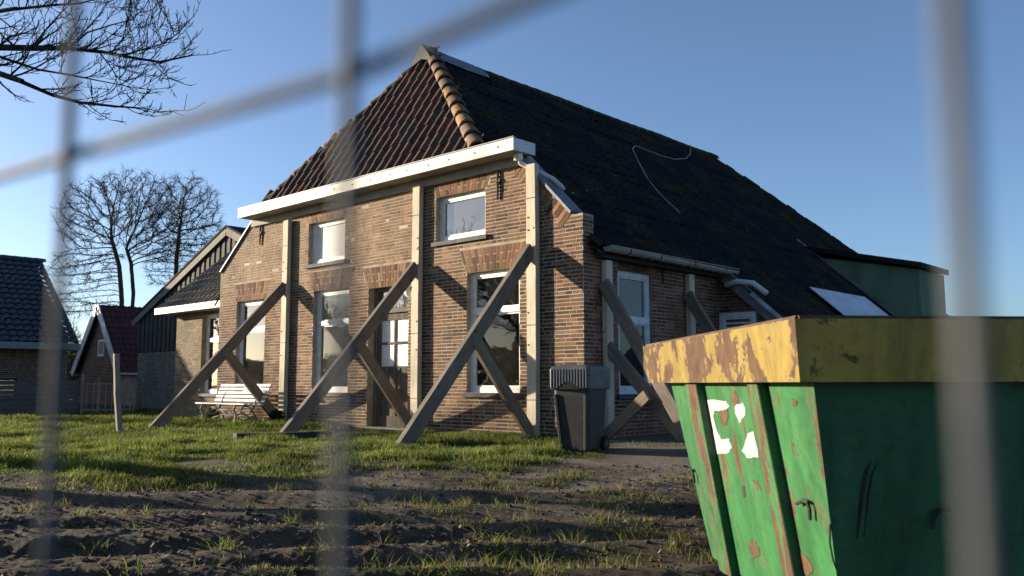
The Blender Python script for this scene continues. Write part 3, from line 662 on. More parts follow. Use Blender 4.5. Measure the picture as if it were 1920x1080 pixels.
def house_roof():
    H = HOUSE; AP = A3(XM, 1.72, ZR)                     # where hip meets ridge
    YB = 13.2                                            # rear end of the ridge
    cs = 1/sqrt(1+SL*SL); D = A3(-cs, 0, SL*cs)
    # right slope (seen): from the eave up to the ridge
    XE = EX+0.2; top = (XE-XM)/cs
    hipk = (AP[1]-0.0)/(XM-(-2.15))                      # front hip in plan: x -2.15 at y 0 .. ridge
    def trim_r(c):
        x, y = c[:, 0], c[:, 1]
        front = np.where(x < -2.10, AP[1]*(x+2.10)/(XM+2.10), 0.06)
        front = np.where(x > 0.30, 3.84, front)
        back = YB+(x-XM)*0.43
        return (y > front) & (y < back) & ~((x > 0.32) & (y < 3.84))
    O = (XE, 0.0, roofz(XE)+0.03)
    V, Fq = slope_tiles(O, (0, 1, 0), D, 17.0, top, 0.235, 0.30, 0.027, 0.012, trim_r, jit=0.006, seed=5)
    # a long sag and unevenness in the old roof
    s_ = 0.05*(fbm(V[:, 0]*0.5, V[:, 1]*0.35, 3, 8)-0.5); V[:, 2] += s_
    R = fast_mesh('roof', V, Fq, 'roof_dark', np.ones((len(V), 3)), H)
    R['label'] = 'long dark mossy slope of old tiles above the side wall'
    # left slope
    V2 = V.copy(); V2[:, 0] = 2*XM-V2[:, 0]; f2 = Fq[(V2[Fq].mean(1)[:, 0] > -WD-0.35)]
    fast_mesh('roof_tile', V2, f2[:, ::-1], 'roof_dark', np.ones((len(V), 3)), R, 'stuff')
    # rear hip and decking so that no light leaks in
    p = MB(); zt = lambda x: roofz(x)-0.06
    p.add([(XM, YB, ZR-.02), (EX, YB+(EX-XM)*.43, roofz(EX)), (2*XM-EX, YB+(EX-XM)*.43, roofz(EX))], [(0, 1, 2)])
    p.add([(XM, AP[1], ZR-.1), (XM, YB, ZR-.1), (0.2, YB+2.2, zt(0.2)), (0.2, 0.1, zt(0.2)), (-2.1, 0.1, zt(-2.1))], [(0, 1, 2, 3, 4)])
    p.add([(0.2, 3.98, zt(0.2)), (0.2, YB+2.2, zt(0.2)), (EX, YB+3, zt(EX)), (EX, 3.98, zt(EX))], [(0, 1, 2, 3)])
    p.add([(XM, AP[1], ZR-.1), (XM, YB, ZR-.1), (-WD-.2, YB+2.2, zt(0.2)), (-WD-.2, 0.1, zt(0.2)), (2*XM+2.1, 0.1, zt(-2.1))], [(0, 1, 2, 3, 4)])
    p.build('roof_deck', 'timber_dark', R)
    # ridge tiles, mossy
    y = AP[1]+1.25; k = 0
    while y < YB:
        t = MB(); l = 0.40; dz = 0.04*(fbm(np.array([y*.6]), np.array([2.]), 2, 4)[0]-0.5)
        pr_ = [(-0.19, -0.13), (-0.13, 0.0), (0, 0.06), (0.13, 0.0), (0.19, -0.13)]
        v = [(XM+a, y, ZR+b+dz+0.02) for a, b in pr_]+[(XM+a*.93, y+l+.03, ZR+b*.93+dz+0.01) for a, b in pr_]+[(XM+a*.9, y, ZR+b-0.03+dz) for a, b in pr_]
        t.add(v, [(i, i+1, 6+i, 5+i) for i in range(4)]+[(i+1, i, 10+i, 11+i) for i in range(4)]); t.build('ridge_tile', 'ridge_moss', R); y += l; k += 1
    # ---- front hip: every pantile a piece of its own
    E0 = A3(XM, -0.20, 4.66); UP = AP-E0; LU = np.linalg.norm(UP); UP = UP/LU; NU = np.cross(A3(1, 0, 0), UP); NU = NU if NU[2] > 0 else -NU
    hw = -2.10-XM; tw, tl = 0.262, 0.345
    me = bpy.data.meshes.new('tile'); pu = np.array([0, .05, .11, .25, .34, .60, .85, 1.0]); prof = np.array([.0, .056, .066, .062, .012, -.014, -.012, -.004])
    vs = []
    for (dv, lf, th) in ((0, 0.022, -0.020), (0, 0.022, 0), (tl+0.05, 0.0, 0), ):
        vs += [((a-0.5)*tw*1.10, dv, b+lf+th) for a, b in zip(pu, prof)]
    fs = [(i, i+1, 9+i, 8+i) for i in range(7)]+[(8+i, 9+i, 17+i, 16+i) for i in range(7)]
    vs += [((0-0.5)*tw*1.10-0.001, 0, prof[0]+0.002), ((0-0.5)*tw*1.10-0.001, tl+0.05, prof[0]-0.022), ((0.5)*tw*1.10+0.001, 0, prof[-1]+0.002), ((0.5)*tw*1.10+0.001, tl+0.05, prof[-1]-0.022)]
    fs += [(8, 16, 25, 24), (15, 26, 27, 23)]
    cols = [(0.120, 0.058, 0.040), (0.095, 0.051, 0.038), (0.15, 0.080, 0.055), (0.085, 0.055, 0.044), (0.155, 0.075, 0.045), (0.11, 0.078, 0.058)]
    mes = []
    for c in cols:
        m_ = bpy.data.meshes.new('tile'); m_.from_pydata(vs, [], fs); m_.materials.append(M['tile_front'])
        ca = m_.attributes.new('Col', 'FLOAT_COLOR', 'POINT'); ca.data.foreach_set('color', list((*c, 1.0))*len(vs)); mes.append(m_)
    rng = np.random.default_rng(12); off = root_loc(H)
    rows = int(LU/tl)
    for r in range(rows+1):
        d = r*tl; half = hw*(1-(d+tl*0.35)/LU)+0.05; n = int(half/tw)+1
        for k in range(-n, n+1):
            x = k*tw
            if abs(x) > half-0.05: continue
            P = E0+UP*d+A3(1, 0, 0)*(x+rng.normal(0, 0.008))+NU*(0.0+0.012*rng.random())
            o = bpy.data.objects.new('tile', mes[rng.integers(len(mes))]); COL.objects.link(o); o.parent = R
            mw = Matrix(((1, UP[0], NU[0]), (0, UP[1], NU[1]), (0, UP[2], NU[2]))).to_4x4()
            mw = Matrix.Translation(Vector(P-off)) @ mw @ Matrix.Rotation(rng.normal(0, 0.018), 4, 'Z') @ Matrix.Rotation(rng.normal(0, 0.012), 4, 'X')
            o.matrix_local = mw
    p = MB(); p.add([E0-A3(hw+.1, 0, 0)-NU*.06, E0+A3(hw+.1, 0, 0)-NU*.06, AP-NU*.06], [(0, 1, 2)]); p.build('hip_deck', 'timber_dark', R)
    # hip tiles up both arrises
    hc = [(0.34, 0.20, 0.085), (0.40, 0.25, 0.11), (0.30, 0.18, 0.09), (0.24, 0.165, 0.10), (0.42, 0.22, 0.09), (0.27, 0.19, 0.12)]
    for sgn in (1, -1):
        a = A3(XM+sgn*hw, -0.14, 4.70); b = AP+A3(0, 0, 0.0); d = b-a; Ld = np.linalg.norm(d); d /= Ld
        sd = np.cross(d, (0, 0, 1)); sd /= np.linalg.norm(sd); up = np.cross(sd, d); up = up if up[2] > 0 else -up
        n = 10; stp = (Ld-0.35)/n
        for k in range(n):
            p0 = a+d*(stp*k)+up*0.05; p1 = a+d*(stp*(k+1)+0.06)+up*0.015; t = MB(); v = []
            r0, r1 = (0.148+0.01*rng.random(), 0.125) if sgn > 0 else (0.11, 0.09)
            for (p_, r_) in ((p0, r0-0.03), (p0, r0), (p0+d*0.06, r0*0.97), (p1, r1)):
                v += [p_+sd*cos(q)*r_*1.05+up*(sin(q)*r_-0.04) for q in np.linspace(-0.15, pi+0.15, 9)]
            f = [(s_*9+i, s_*9+i+1, (s_+1)*9+i+1, (s_+1)*9+i) for s_ in range(3) for i in range(8)]
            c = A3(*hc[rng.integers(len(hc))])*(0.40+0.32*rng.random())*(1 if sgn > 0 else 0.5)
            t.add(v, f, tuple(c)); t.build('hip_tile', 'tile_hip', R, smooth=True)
    # zinc saddle and finial board at the end of the ridge
    p = MB(); sv = []
    for (y_, w_, a_) in ((1.47, .40, .13), (2.2, .48, .10), (2.9, .46, .09), (3.05, .30, .08)):
        sv += [(XM-w_, y_+.1, ZR-w_*SL+.10), (XM-w_*.5, y_+.05, ZR-w_*.5*SL+.115), (XM, y_, ZR+a_), (XM+w_*.5, y_+.05, ZR-w_*.5*SL+.115), (XM+w_, y_+.1, ZR-w_*SL+.10)]
    p.add(sv, [(r_*5+i, r_*5+i+1, r_*5+i+6, r_*5+i+5) for r_ in range(3) for i in range(4)]); p.build('saddle', 'lead', R)
    p = MB(); p.prism([(XM-.34, ZR-.30), (XM-.22, ZR-.14), (XM-.10, ZR+.02), (XM, ZR+.14), (XM+.10, ZR+.02), (XM+.22, ZR-.14), (XM+.34, ZR-.30), (XM, ZR-.20)], 1, 1.43, 1.47); p.build('finial_board', 'grey_wall', R)
    # ---- cornice: box gutter in white painted boards
    y0 = -0.40; xa, xb = -9.36, -1.05; za, zb = 4.45, 4.65
    p = MB(); p.box((xa, y0, za), (xb, y0+0.03, zb)); c = p.build('cornice', 'cornice_paint', H)
    p = MB(); p.box((xb-0.032, y0+0.032, za+.004), (xb, 0.12, zb-.003)); p.build('end_board', 'rot_white', c)
    p = MB(); p.box((xa, y0+0.032, za+.004), (xa+0.032, 0.12, zb-.003)); p.build('end_board', 'cornice_paint', c)
    p = MB(); p.box((xa+0.034, y0+0.034, za+0.005), (xb-0.034, 0.10, za+0.03)); p.build('soffit', 'soffit', c)
    p = MB(); p.box((xa-0.01, y0-0.012, zb), (xb+0.01, y0+0.06, zb+0.018)); p.build('drip_edge', 'lead', c)
    p = MB(); p.box((XSL-0.05, -0.06, 4.30), (XSR+0.02, 0.05, za+0.002)); p.build('frieze_board', 'soffit', c)
    for k in range(15):
        x = xa+0.35+k*(xb-xa-0.7)/14+random.uniform(-.05, .05); p = MB(); p.tube([(x, y0-0.004, 4.55), (x, y0+0.01, 4.55)], 0.017, 8); p.build('bolt', 'iron', c)
    # downpipe running down the right rake
    p = MB(); p.tube([(xb-0.12, -0.16, za), (xb-0.12, -0.10, za-0.14), (xb+0.05, 0.04, za-0.26), (-0.72, 0.16, 4.02), (-0.62, 0.24, 3.90), (-0.60, 0.28, 3.84)], 0.042, 10); p.build('downpipe', 'pvc', H, smooth=True)
    p = MB(); p.tube([(xb-0.12, -0.16, za+0.01), (xb-0.12, -0.155, za-0.10)], 0.075, 10); p.build('hopper', 'white_paint', H, smooth=True)
    # side gutter on brackets, its elbow and the white pipe at the far end
    pts = [(0.24, 0.29, 2.86), (0.24, 4.15, 2.83)]; v = []; n = 9
    for q in pts:
        v += [(q[0]-cos(t)*0.088, q[1], q[2]-sin(t)*0.085) for t in np.linspace(0, pi, n)]
        v += [(q[0]-cos(t)*0.082, q[1], q[2]-sin(t)*0.079+0.002) for t in np.linspace(pi, 0, n)]
    k = 2*n; f = [(i, (i+1) % k, k+(i+1) % k, k+i) for i in range(k)]+[tuple(range(n)), tuple(range(k, k+n))]
    p = MB(); p.add(v, f); p.box((0.315, 0.29, 2.855), (0.335, 4.15, 2.868)); g = p.build('gutter', 'gutter', H); p = MB(); p.box((0.012, 0.27, 2.70), (0.15, 3.93, 2.80)); p.build('fascia', 'timber_dark', H)
    for y in (0.78, 1.62, 2.65, 3.7):
        p = MB(); v = [(0.24-cos(t)*0.094, y, 2.858-sin(t)*0.091) for t in np.linspace(-0.25, pi, 9)]; p.tube(v, 0.011, 5); p.build('bracket', 'iron', g)
    p = MB(); p.tube([(0.24, 3.95, 2.78), (0.24, 3.95, 2.66), (0.20, 3.90, 2.58), (0.25, 3.80, 2.55), (0.45, 3.80, 2.60), (0.75, 3.84, 2.55), (1.0, 3.84, 2.35)], 0.05, 10); p.build('downpipe', 'pvc', H, smooth=True)
    # corrugated daylight sheet low on the slope
    V, Fq = slope_tiles((1.75, 6.75, roofz(1.75)+0.14), (0, 1, 0), D, 2.95, 1.72, 0.10, 1.72, 0.014, 0.0, None, 0.0, 3, 6)
    fast_mesh('daylight_sheet', V, Fq, 'sheet_plastic', np.ones((len(V), 3)), H)
    # wagon-door dormer, green cheek towards the front
    zc = lambda x: 3.40+(1.30-x)*0.215
    p = MB(); p.prism([(-1.45, roofz(-1.45)-.1), (-1.45, zc(-1.45)), (1.28, zc(1.28)), (1.28, roofz(1.28)-.2)], 1, 10.62, 12.3); dm = p.build('dormer', 'green_wall', H)
    p = MB(); p.box((1.29, 10.60, 0.0), (1.36, 12.34, zc(1.3)+.0)); p.build('dormer_front', 'green_wall', dm)
    p = MB(); v = []
    for y in (10.46, 12.42):
        v += [(-2.0, y, zc(-2.0)+.16), (1.45, y, zc(1.45)+.03), (1.45, y, zc(1.45)+.16), (-2.0, y, zc(-2.0)+.26)]
    p.hexa([v[0], v[1], v[5], v[4], v[3], v[2], v[6], v[7]]); p.build('dormer_roof', 'roof_dark', dm)
    p = MB(); p.beam((-1.5, 10.55, roofz(-1.5)+.06), (1.6, 10.55, roofz(1.6)+.06), 0.12, 0.03); p.build('flashing', 'lead', dm)
house_roof()
# loose cable lying on the slope
def on_slope(px, py, lift=0.07):
    d = ray(px, py); t = (ZR-SL*(CAM[0]-XM)-CAM[2])/(d[2]+SL*d[0]); q = CAM+d*t; return q+A3(0.66, 0, 0.75)*lift
cp = [(1292, 272), (1292, 292), (1284, 301), (1262, 303), (1235, 296), (1205, 284), (1188, 278), (1183, 284), (1190, 300), (1199, 318), (1212, 342), (1228, 362), (1245, 380), (1258, 392), (1272, 405)]
mb = MB(); mb.tube([on_slope(*q) for q in cp], 0.014, 6)
tag(mb.build('cable', 'cable', base=on_slope(*cp[8])), 'thin pale cable curled over the dark mossy roof slope', 'cable')
# wall lamp by the door
L = empty('wall_lamp', (-3.92, -0.02, 2.45), 'small cream bowl lamp fixed to the wall beside the old panelled door', 'lamp')
mb = MB(); mb.box((-3.97, -0.03, 2.38), (-3.87, -0.012, 2.52)); mb.build('backplate', 'iron', L)
mb = MB(); v = []; 
for (r_, z_) in ((0.03, 2.34), (0.09, 2.38), (0.13, 2.46), (0.14, 2.54)): v += [(-3.92+r_*cos(a), -0.03-r_*max(sin(a), 0)*1.0, z_) for a in np.linspace(0, pi, 9)]
mb.add(v, [(s_*9+i, s_*9+i+1, (s_+1)*9+i+1, (s_+1)*9+i) for s_ in range(3) for i in range(8)]); mb.build('shade', 'blind', L, smooth=True)

# ------------------------------------------------------------------ raking shores
def timber_obj(name, p0, p1, w, h, up, mat, parent, seed=0):
    """a timber built along its own Z axis, so that its grain follows it; slightly bowed, twisted and chipped"""
    p0, p1 = A3(*p0), A3(*p1); d = p1-p0; L_ = np.linalg.norm(d); d = d/L_; up = A3(*up); a = np.cross(d, up); a /= np.linalg.norm(a); b = np.cross(a, d); r = random.Random(seed)
    mb = MB(); n = 7; v = []; ch = .009; bow = r.uniform(-.012, .012); sec = [(-w/2+ch, -h/2), (w/2-ch, -h/2), (w/2, -h/2+ch), (w/2, h/2-ch), (w/2-ch, h/2), (-w/2+ch, h/2), (-w/2, h/2-ch), (-w/2, -h/2+ch)]
    for i in range(n):
        t = i/(n-1); tw = .03*(t-.5)*r.uniform(-1, 1); o = bow*sin(pi*t)
        for x, y in sec: v.append((x*cos(tw)-y*sin(tw)+o+r.uniform(-.0015, .0015), x*sin(tw)+y*cos(tw)+r.uniform(-.002, .002), L_*t+(r.uniform(-.006, .006) if i in (0, n-1) else 0)))
    f = [(i*8+k, i*8+(k+1) % 8, (i+1)*8+(k+1) % 8, (i+1)*8+k) for i in range(n-1) for k in range(8)]+[tuple(range(7, -1, -1)), tuple(range((n-1)*8, n*8))]
    mb.add(np.array(v)+root_loc(parent), f); o_ = mb.build(name, mat, parent)
    q = p0-root_loc(parent); o_.matrix_local = Matrix(((a[0], b[0], d[0], q[0]), (a[1], b[1], d[1], q[1]), (a[2], b[2], d[2], q[2]), (0, 0, 0, 1)))
    return o_
def front_shore(x, ztop, zbr, out, zj, label, k):
    zf = gzs(x, -out)-0.04; E_ = empty('raking_shore', (x, -0.06, gzs(x, -0.3)), label, 'shore', 'raking shores along the house front')
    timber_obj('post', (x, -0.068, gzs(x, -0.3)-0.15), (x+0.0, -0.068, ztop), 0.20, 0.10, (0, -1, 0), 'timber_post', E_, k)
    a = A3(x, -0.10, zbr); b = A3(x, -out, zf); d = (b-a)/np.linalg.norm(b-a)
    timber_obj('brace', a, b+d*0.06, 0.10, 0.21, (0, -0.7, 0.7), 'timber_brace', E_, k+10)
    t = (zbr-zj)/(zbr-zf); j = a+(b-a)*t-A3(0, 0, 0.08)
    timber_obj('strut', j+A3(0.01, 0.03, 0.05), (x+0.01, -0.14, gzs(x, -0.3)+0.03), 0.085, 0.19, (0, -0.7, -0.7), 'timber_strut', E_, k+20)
    for (tt, s2) in ((t-.02, .05), (t+.03, -.05), (.05, 0.02), (.08, -.04)):
        q = a+(b-a)*tt+np.cross(d, (1, 0, 0))*s2; p = MB(); p.tube([q+A3(.048, 0, 0), q+A3(.058, 0, 0)], .016, 8); p.build('bolt', 'iron', E_)
    for z in (ztop-0.55, zbr-1.2, 0.55):
        p = MB(); p.box((x-0.101, -0.1215, z), (x+0.101, -0.1185, z+0.012)); p.build('steel_strap', 'iron', E_)
    for z in (zbr+0.5, zbr+0.3, 1.9, 1.4):
        p = MB(); p.tube([(x+0.05*(1 if k % 2 else -1), -0.118, z), (x+0.05*(1 if k % 2 else -1), -0.126, z)], 0.014, 6); p.build('bolt', 'iron', E_)
front_shore(-7.89, 4.25, 2.86, 2.80, 1.45, 'raking timber shore whose brace passes in front of the white garden bench', 0)
front_shore(-3.69, 4.34, 2.88, 2.72, 1.48, 'raking timber shore beside the old panelled door, brace crossing the doorway', 1)
front_shore(-0.95, 4.25, 2.90, 2.66, 1.46, 'raking timber shore between the dark-paned window and the wheeled bin', 2)
def side_shore(y, ztop, label, low=True):
    E_ = empty('raking_shore', (0.06, y, gzs(0.3, y)), label, 'shore', 'raking shores along the side wall')
    timber_obj('post', (0.066, y, gzs(0.3, y)-0.15), (0.066, y, ztop), 0.16, 0.10, (1, 0, 0), 'timber_post', E_, 5)
    zf = gzs(1.55, y)-0.05
    timber_obj('brace', (0.09, y-0.12, ztop-0.35), (1.60, y-0.12, zf), 0.07, 0.20, (0.7, 0, 0.7), 'timber_brace', E_, 6)
    if low:
        timber_obj('brace', (0.09, y-0.04, 1.36), (1.48, y-0.04, zf), 0.07, 0.20, (0.7, 0, 0.7), 'timber_brace', E_, 7)
        timber_obj('strut', (0.90, y-0.20, 0.64), (0.12, y-0.20, gzs(0.3, y)+0.02), 0.07, 0.17, (0.7, 0, -0.7), 'timber_strut', E_, 8)
side_shore(0.50, 2.67, 'raking timber shore with two braces beside the curtained side window')
side_shore(2.87, 2.67, 'raking timber shore on the side wall below the far end of the gutter', False)
# timbers lying in the grass
mb = MB(); a, b = onZ(440, 829, -.02), onZ(618, 822, -.02); a[2] = gzs(a[0], a[1])+.05; b[2] = gzs(b[0], b[1])+.05
mb.beam(a, b, 0.16, 0.09); tag(mb.build('ground_beam', 'timber_dark', base=A3(*a)), 'dark timber sleeper lying in the grass under a shore foot', 'timber')

# ------------------------------------------------------------------ garden bench
def bench():
    x0, x1 = -9.70, -7.72; g = gzs(-8.7, -0.8)+0.0; E_ = empty('garden_bench', (-8.7, -0.75, g), 'white slatted garden bench with scrolled iron legs against the brick wall', 'bench')
    for k in range(4):
        p = MB(); y = -1.02+k*0.115; p.beam((x0, y, g+0.41-0.006*k), (x1, y, g+0.41-0.006*k), 0.085, 0.03, ch=0.004); p.build('seat_slat', 'bench_paint', E_)
    for k in range(5):
        t = k/4; p = MB(); y = -0.60+0.13*t; z = g+0.47+0.31*t; p.beam((x0+0.25*0, y, z), (x1, y, z), 0.055, 0.024, up=(0, -1, 0.4), ch=0.004); p.build('back_slat', 'bench_paint', E_)
    for x in (x0+0.32, (x0+x1)/2, x1-0.32):
        L_ = MB()
        if abs(x-(x0+x1)/2) > 0.1:
            # S-scrolled front and rear feet, cross brace, back stay
            L_.tube([(x, -1.05+0.02*0, g+0.40), (x, -1.10, g+0.30), (x, -1.04, g+0.18), (x, -1.07, g+0.08), (x, -1.16, g-0.01)], 0.022, 6)
            L_.tube([(x, -0.62, g+0.39), (x, -0.70, g+0.28), (x, -0.60, g+0.15), (x, -0.52, g-0.01)], 0.022, 6)
            L_.tube([(x, -1.04, g+0.18), (x, -0.90, g+0.24), (x, -0.75, g+0.14), (x, -0.60, g+0.16)], 0.016, 6)
            L_.tube([(x, -0.83+0.12*cos(a), g+0.27+0.09*sin(a)) for a in np.linspace(0, 2*pi, 14)], 0.013, 6)
            L_.build('leg', 'cast_iron', E_)
            b = MB(); b.tube([(x, -1.06, g+0.385), (x, -0.80, g+0.38), (x, -0.64, g+0.40), (x, -0.575, g+0.55), (x, -0.45, g+0.80)], 0.019, 6); b.build('back_stay', 'cast_iron', E_)
        else:
            L_.beam((x, -1.06, g+0.39), (x, -0.62, g+0.385), 0.03, 0.02, ch=0.003); L_.build('seat_brace', 'cast_iron', E_)
    for s_ in (0, 1):
        c = MB(); xa, xb = x0+0.32, x1-0.32; n = 12
        c.tube([(xa+(xb-xa)*t, -0.83, g+0.10+0.22*(t if s_ else 1-t)) for t in np.linspace(0, 1, n)], 0.013, 6); c.build('cross_stay', 'cast_iron', E_)
bench()

# ------------------------------------------------------------------ wheeled bin
def rbox_ring(c, ax, ay, hx, hy, r, z, n=4):
    out = []
    for (sx, sy, a0) in ((1, 1, 0), (-1, 1, pi/2), (-1, -1, pi), (1, -1, 3*pi/2)):
        for k in range(n+1):
            a = a0+k*(pi/2)/n; x = sx*(hx-r)+r*cos(a); y = sy*(hy-r)+r*sin(a); out.append(c+ax*x+ay*y+A3(0, 0, z))
    return out
def wheeled_bin():
    g = -0.05; cx_, cy_ = 1.20, -1.60
    g = min(gzs(cx_, cy_), gzs(cx_+.2, cy_-.2))-0.0
    # front of the bin faces the sun; its side faces the camera
    fr_ = A3(0.22, -1.0, 0); fr_ /= np.linalg.norm(fr_); sd = A3(-fr_[1], fr_[0], 0)   # front, sideways
    c = A3(cx_, cy_, g); E_ = empty('wheeled_bin', c, 'dark grey wheeled bin with a deep ribbed lid standing by the house corner', 'bin'); E_.scale = (.88, .88, .98)
    def loft(rings):
        mb = MB(); n = len(rings[0]); v = [p for r_ in rings for p in r_]; f = [(i*n+k, i*n+(k+1) % n, (i+1)*n+(k+1) % n, (i+1)*n+k) for i in range(len(rings)-1) for k in range(n)]
        f += [tuple(range(n-1, -1, -1)), tuple(range((len(rings)-1)*n, len(rings)*n))]; mb.add(v, f); return mb
    b = loft([rbox_ring(c+fr_*(-0.02), fr_, sd, 0.245, 0.215, 0.04, 0.03), rbox_ring(c+fr_*(-0.02), fr_, sd, 0.25, 0.22, 0.045, 0.06), rbox_ring(c, fr_, sd, 0.315, 0.265, 0.05, 0.70), rbox_ring(c, fr_, sd, 0.325, 0.272, 0.05, 0.90)])
    b.build('body', 'bin_plastic', E_)
    for s_ in (-1, 1):                                   # moulded corner ribs on the front
        t = MB(); t.beam(c+fr_*0.235+sd*s_*0.185+A3(0, 0, 0.05), c+fr_*0.318+sd*s_*0.235+A3(0, 0, 0.72), 0.05, 0.035, up=fr_, ch=0.01); t.build('corner_rib', 'bin_plastic', E_)
    # lid: domed top, deep skirt with vertical ribs and a hand recess
    lid = loft([rbox_ring(c, fr_, sd, 0.345, 0.298, 0.05, 0.78), rbox_ring(c, fr_, sd, 0.362, 0.312, 0.05, 0.80), rbox_ring(c, fr_, sd, 0.365, 0.315, 0.05, 1.035), rbox_ring(c, fr_, sd, 0.35, 0.30, 0.06, 1.06), rbox_ring(c, fr_, sd, 0.26, 0.22, 0.08, 1.085)])
    L_ = lid.build('lid', 'bin_lid', E_)
    for k in range(13):
        t = MB(); q = (k-6)*0.045; zl = 0.80+(0.075*max(0, cos(q/0.17*pi/2)) if abs(q) < 0.17 else 0)
        t.beam(c+fr_*0.368+sd*q+A3(0, 0, zl), c+fr_*0.366+sd*q+A3(0, 0, 1.03), 0.022, 0.018, up=fr_, ch=0.006); t.build('rib', 'bin_lid', L_)
    t = MB(); v = [c+fr_*0.3695+sd*(0.15*cos(a))+A3(0, 0, 0.785+0.085*sin(a)) for a in np.linspace(0, pi, 15)]; v2 = [p-fr_*0.02 for p in v]; n = len(v)
    t.add(v+v2, [tuple(range(n)), tuple(range(2*n-1, n-1, -1))]+[(i, i+1, n+i+1, n+i) for i in range(n-1)]); t.build('hand_recess', 'rubber', L_)
    t = MB(); t.tube([c-fr_*0.37+sd*q+A3(0, 0, 0.97) for q in (-0.2, 0.2)], 0.017, 8); t.build('handle', 'bin_plastic', E_)
    for q in (-0.12, 0.12):
        t = MB(); t.tube([c-fr_*0.29+sd*q+A3(0, 0, 1.06), c-fr_*0.34+sd*q+A3(0, 0, 1.075), c-fr_*0.375+sd*q+A3(0, 0, 1.02), c-fr_*0.37+sd*q+A3(0, 0, 0.97)], 0.02, 6); t.build('hinge', 'bin_plastic', L_)
    for s_ in (-1, 1):
        w = MB(); wc = c-fr_*0.27+sd*s_*0.245+A3(0, 0, 0.10)
        w.tube([wc-sd*0.028, wc-sd*0.022, wc+sd*0.022, wc+sd*0.028], [0.085, 0.10, 0.10, 0.085], 20); wh = w.build('wheel', 'rubber', E_)
        h = MB(); h.tube([wc-sd*0.031, wc+sd*0.031], 0.05, 12); h.build('hub', 'bin_plastic', wh)
    t = MB(); t.tube([c-fr_*0.27-sd*0.25+A3(0, 0, 0.10), c-fr_*0.27+sd*0.25+A3(0, 0, 0.10)], 0.012, 6); t.build('axle', 'iron', E_)
wheeled_bin()

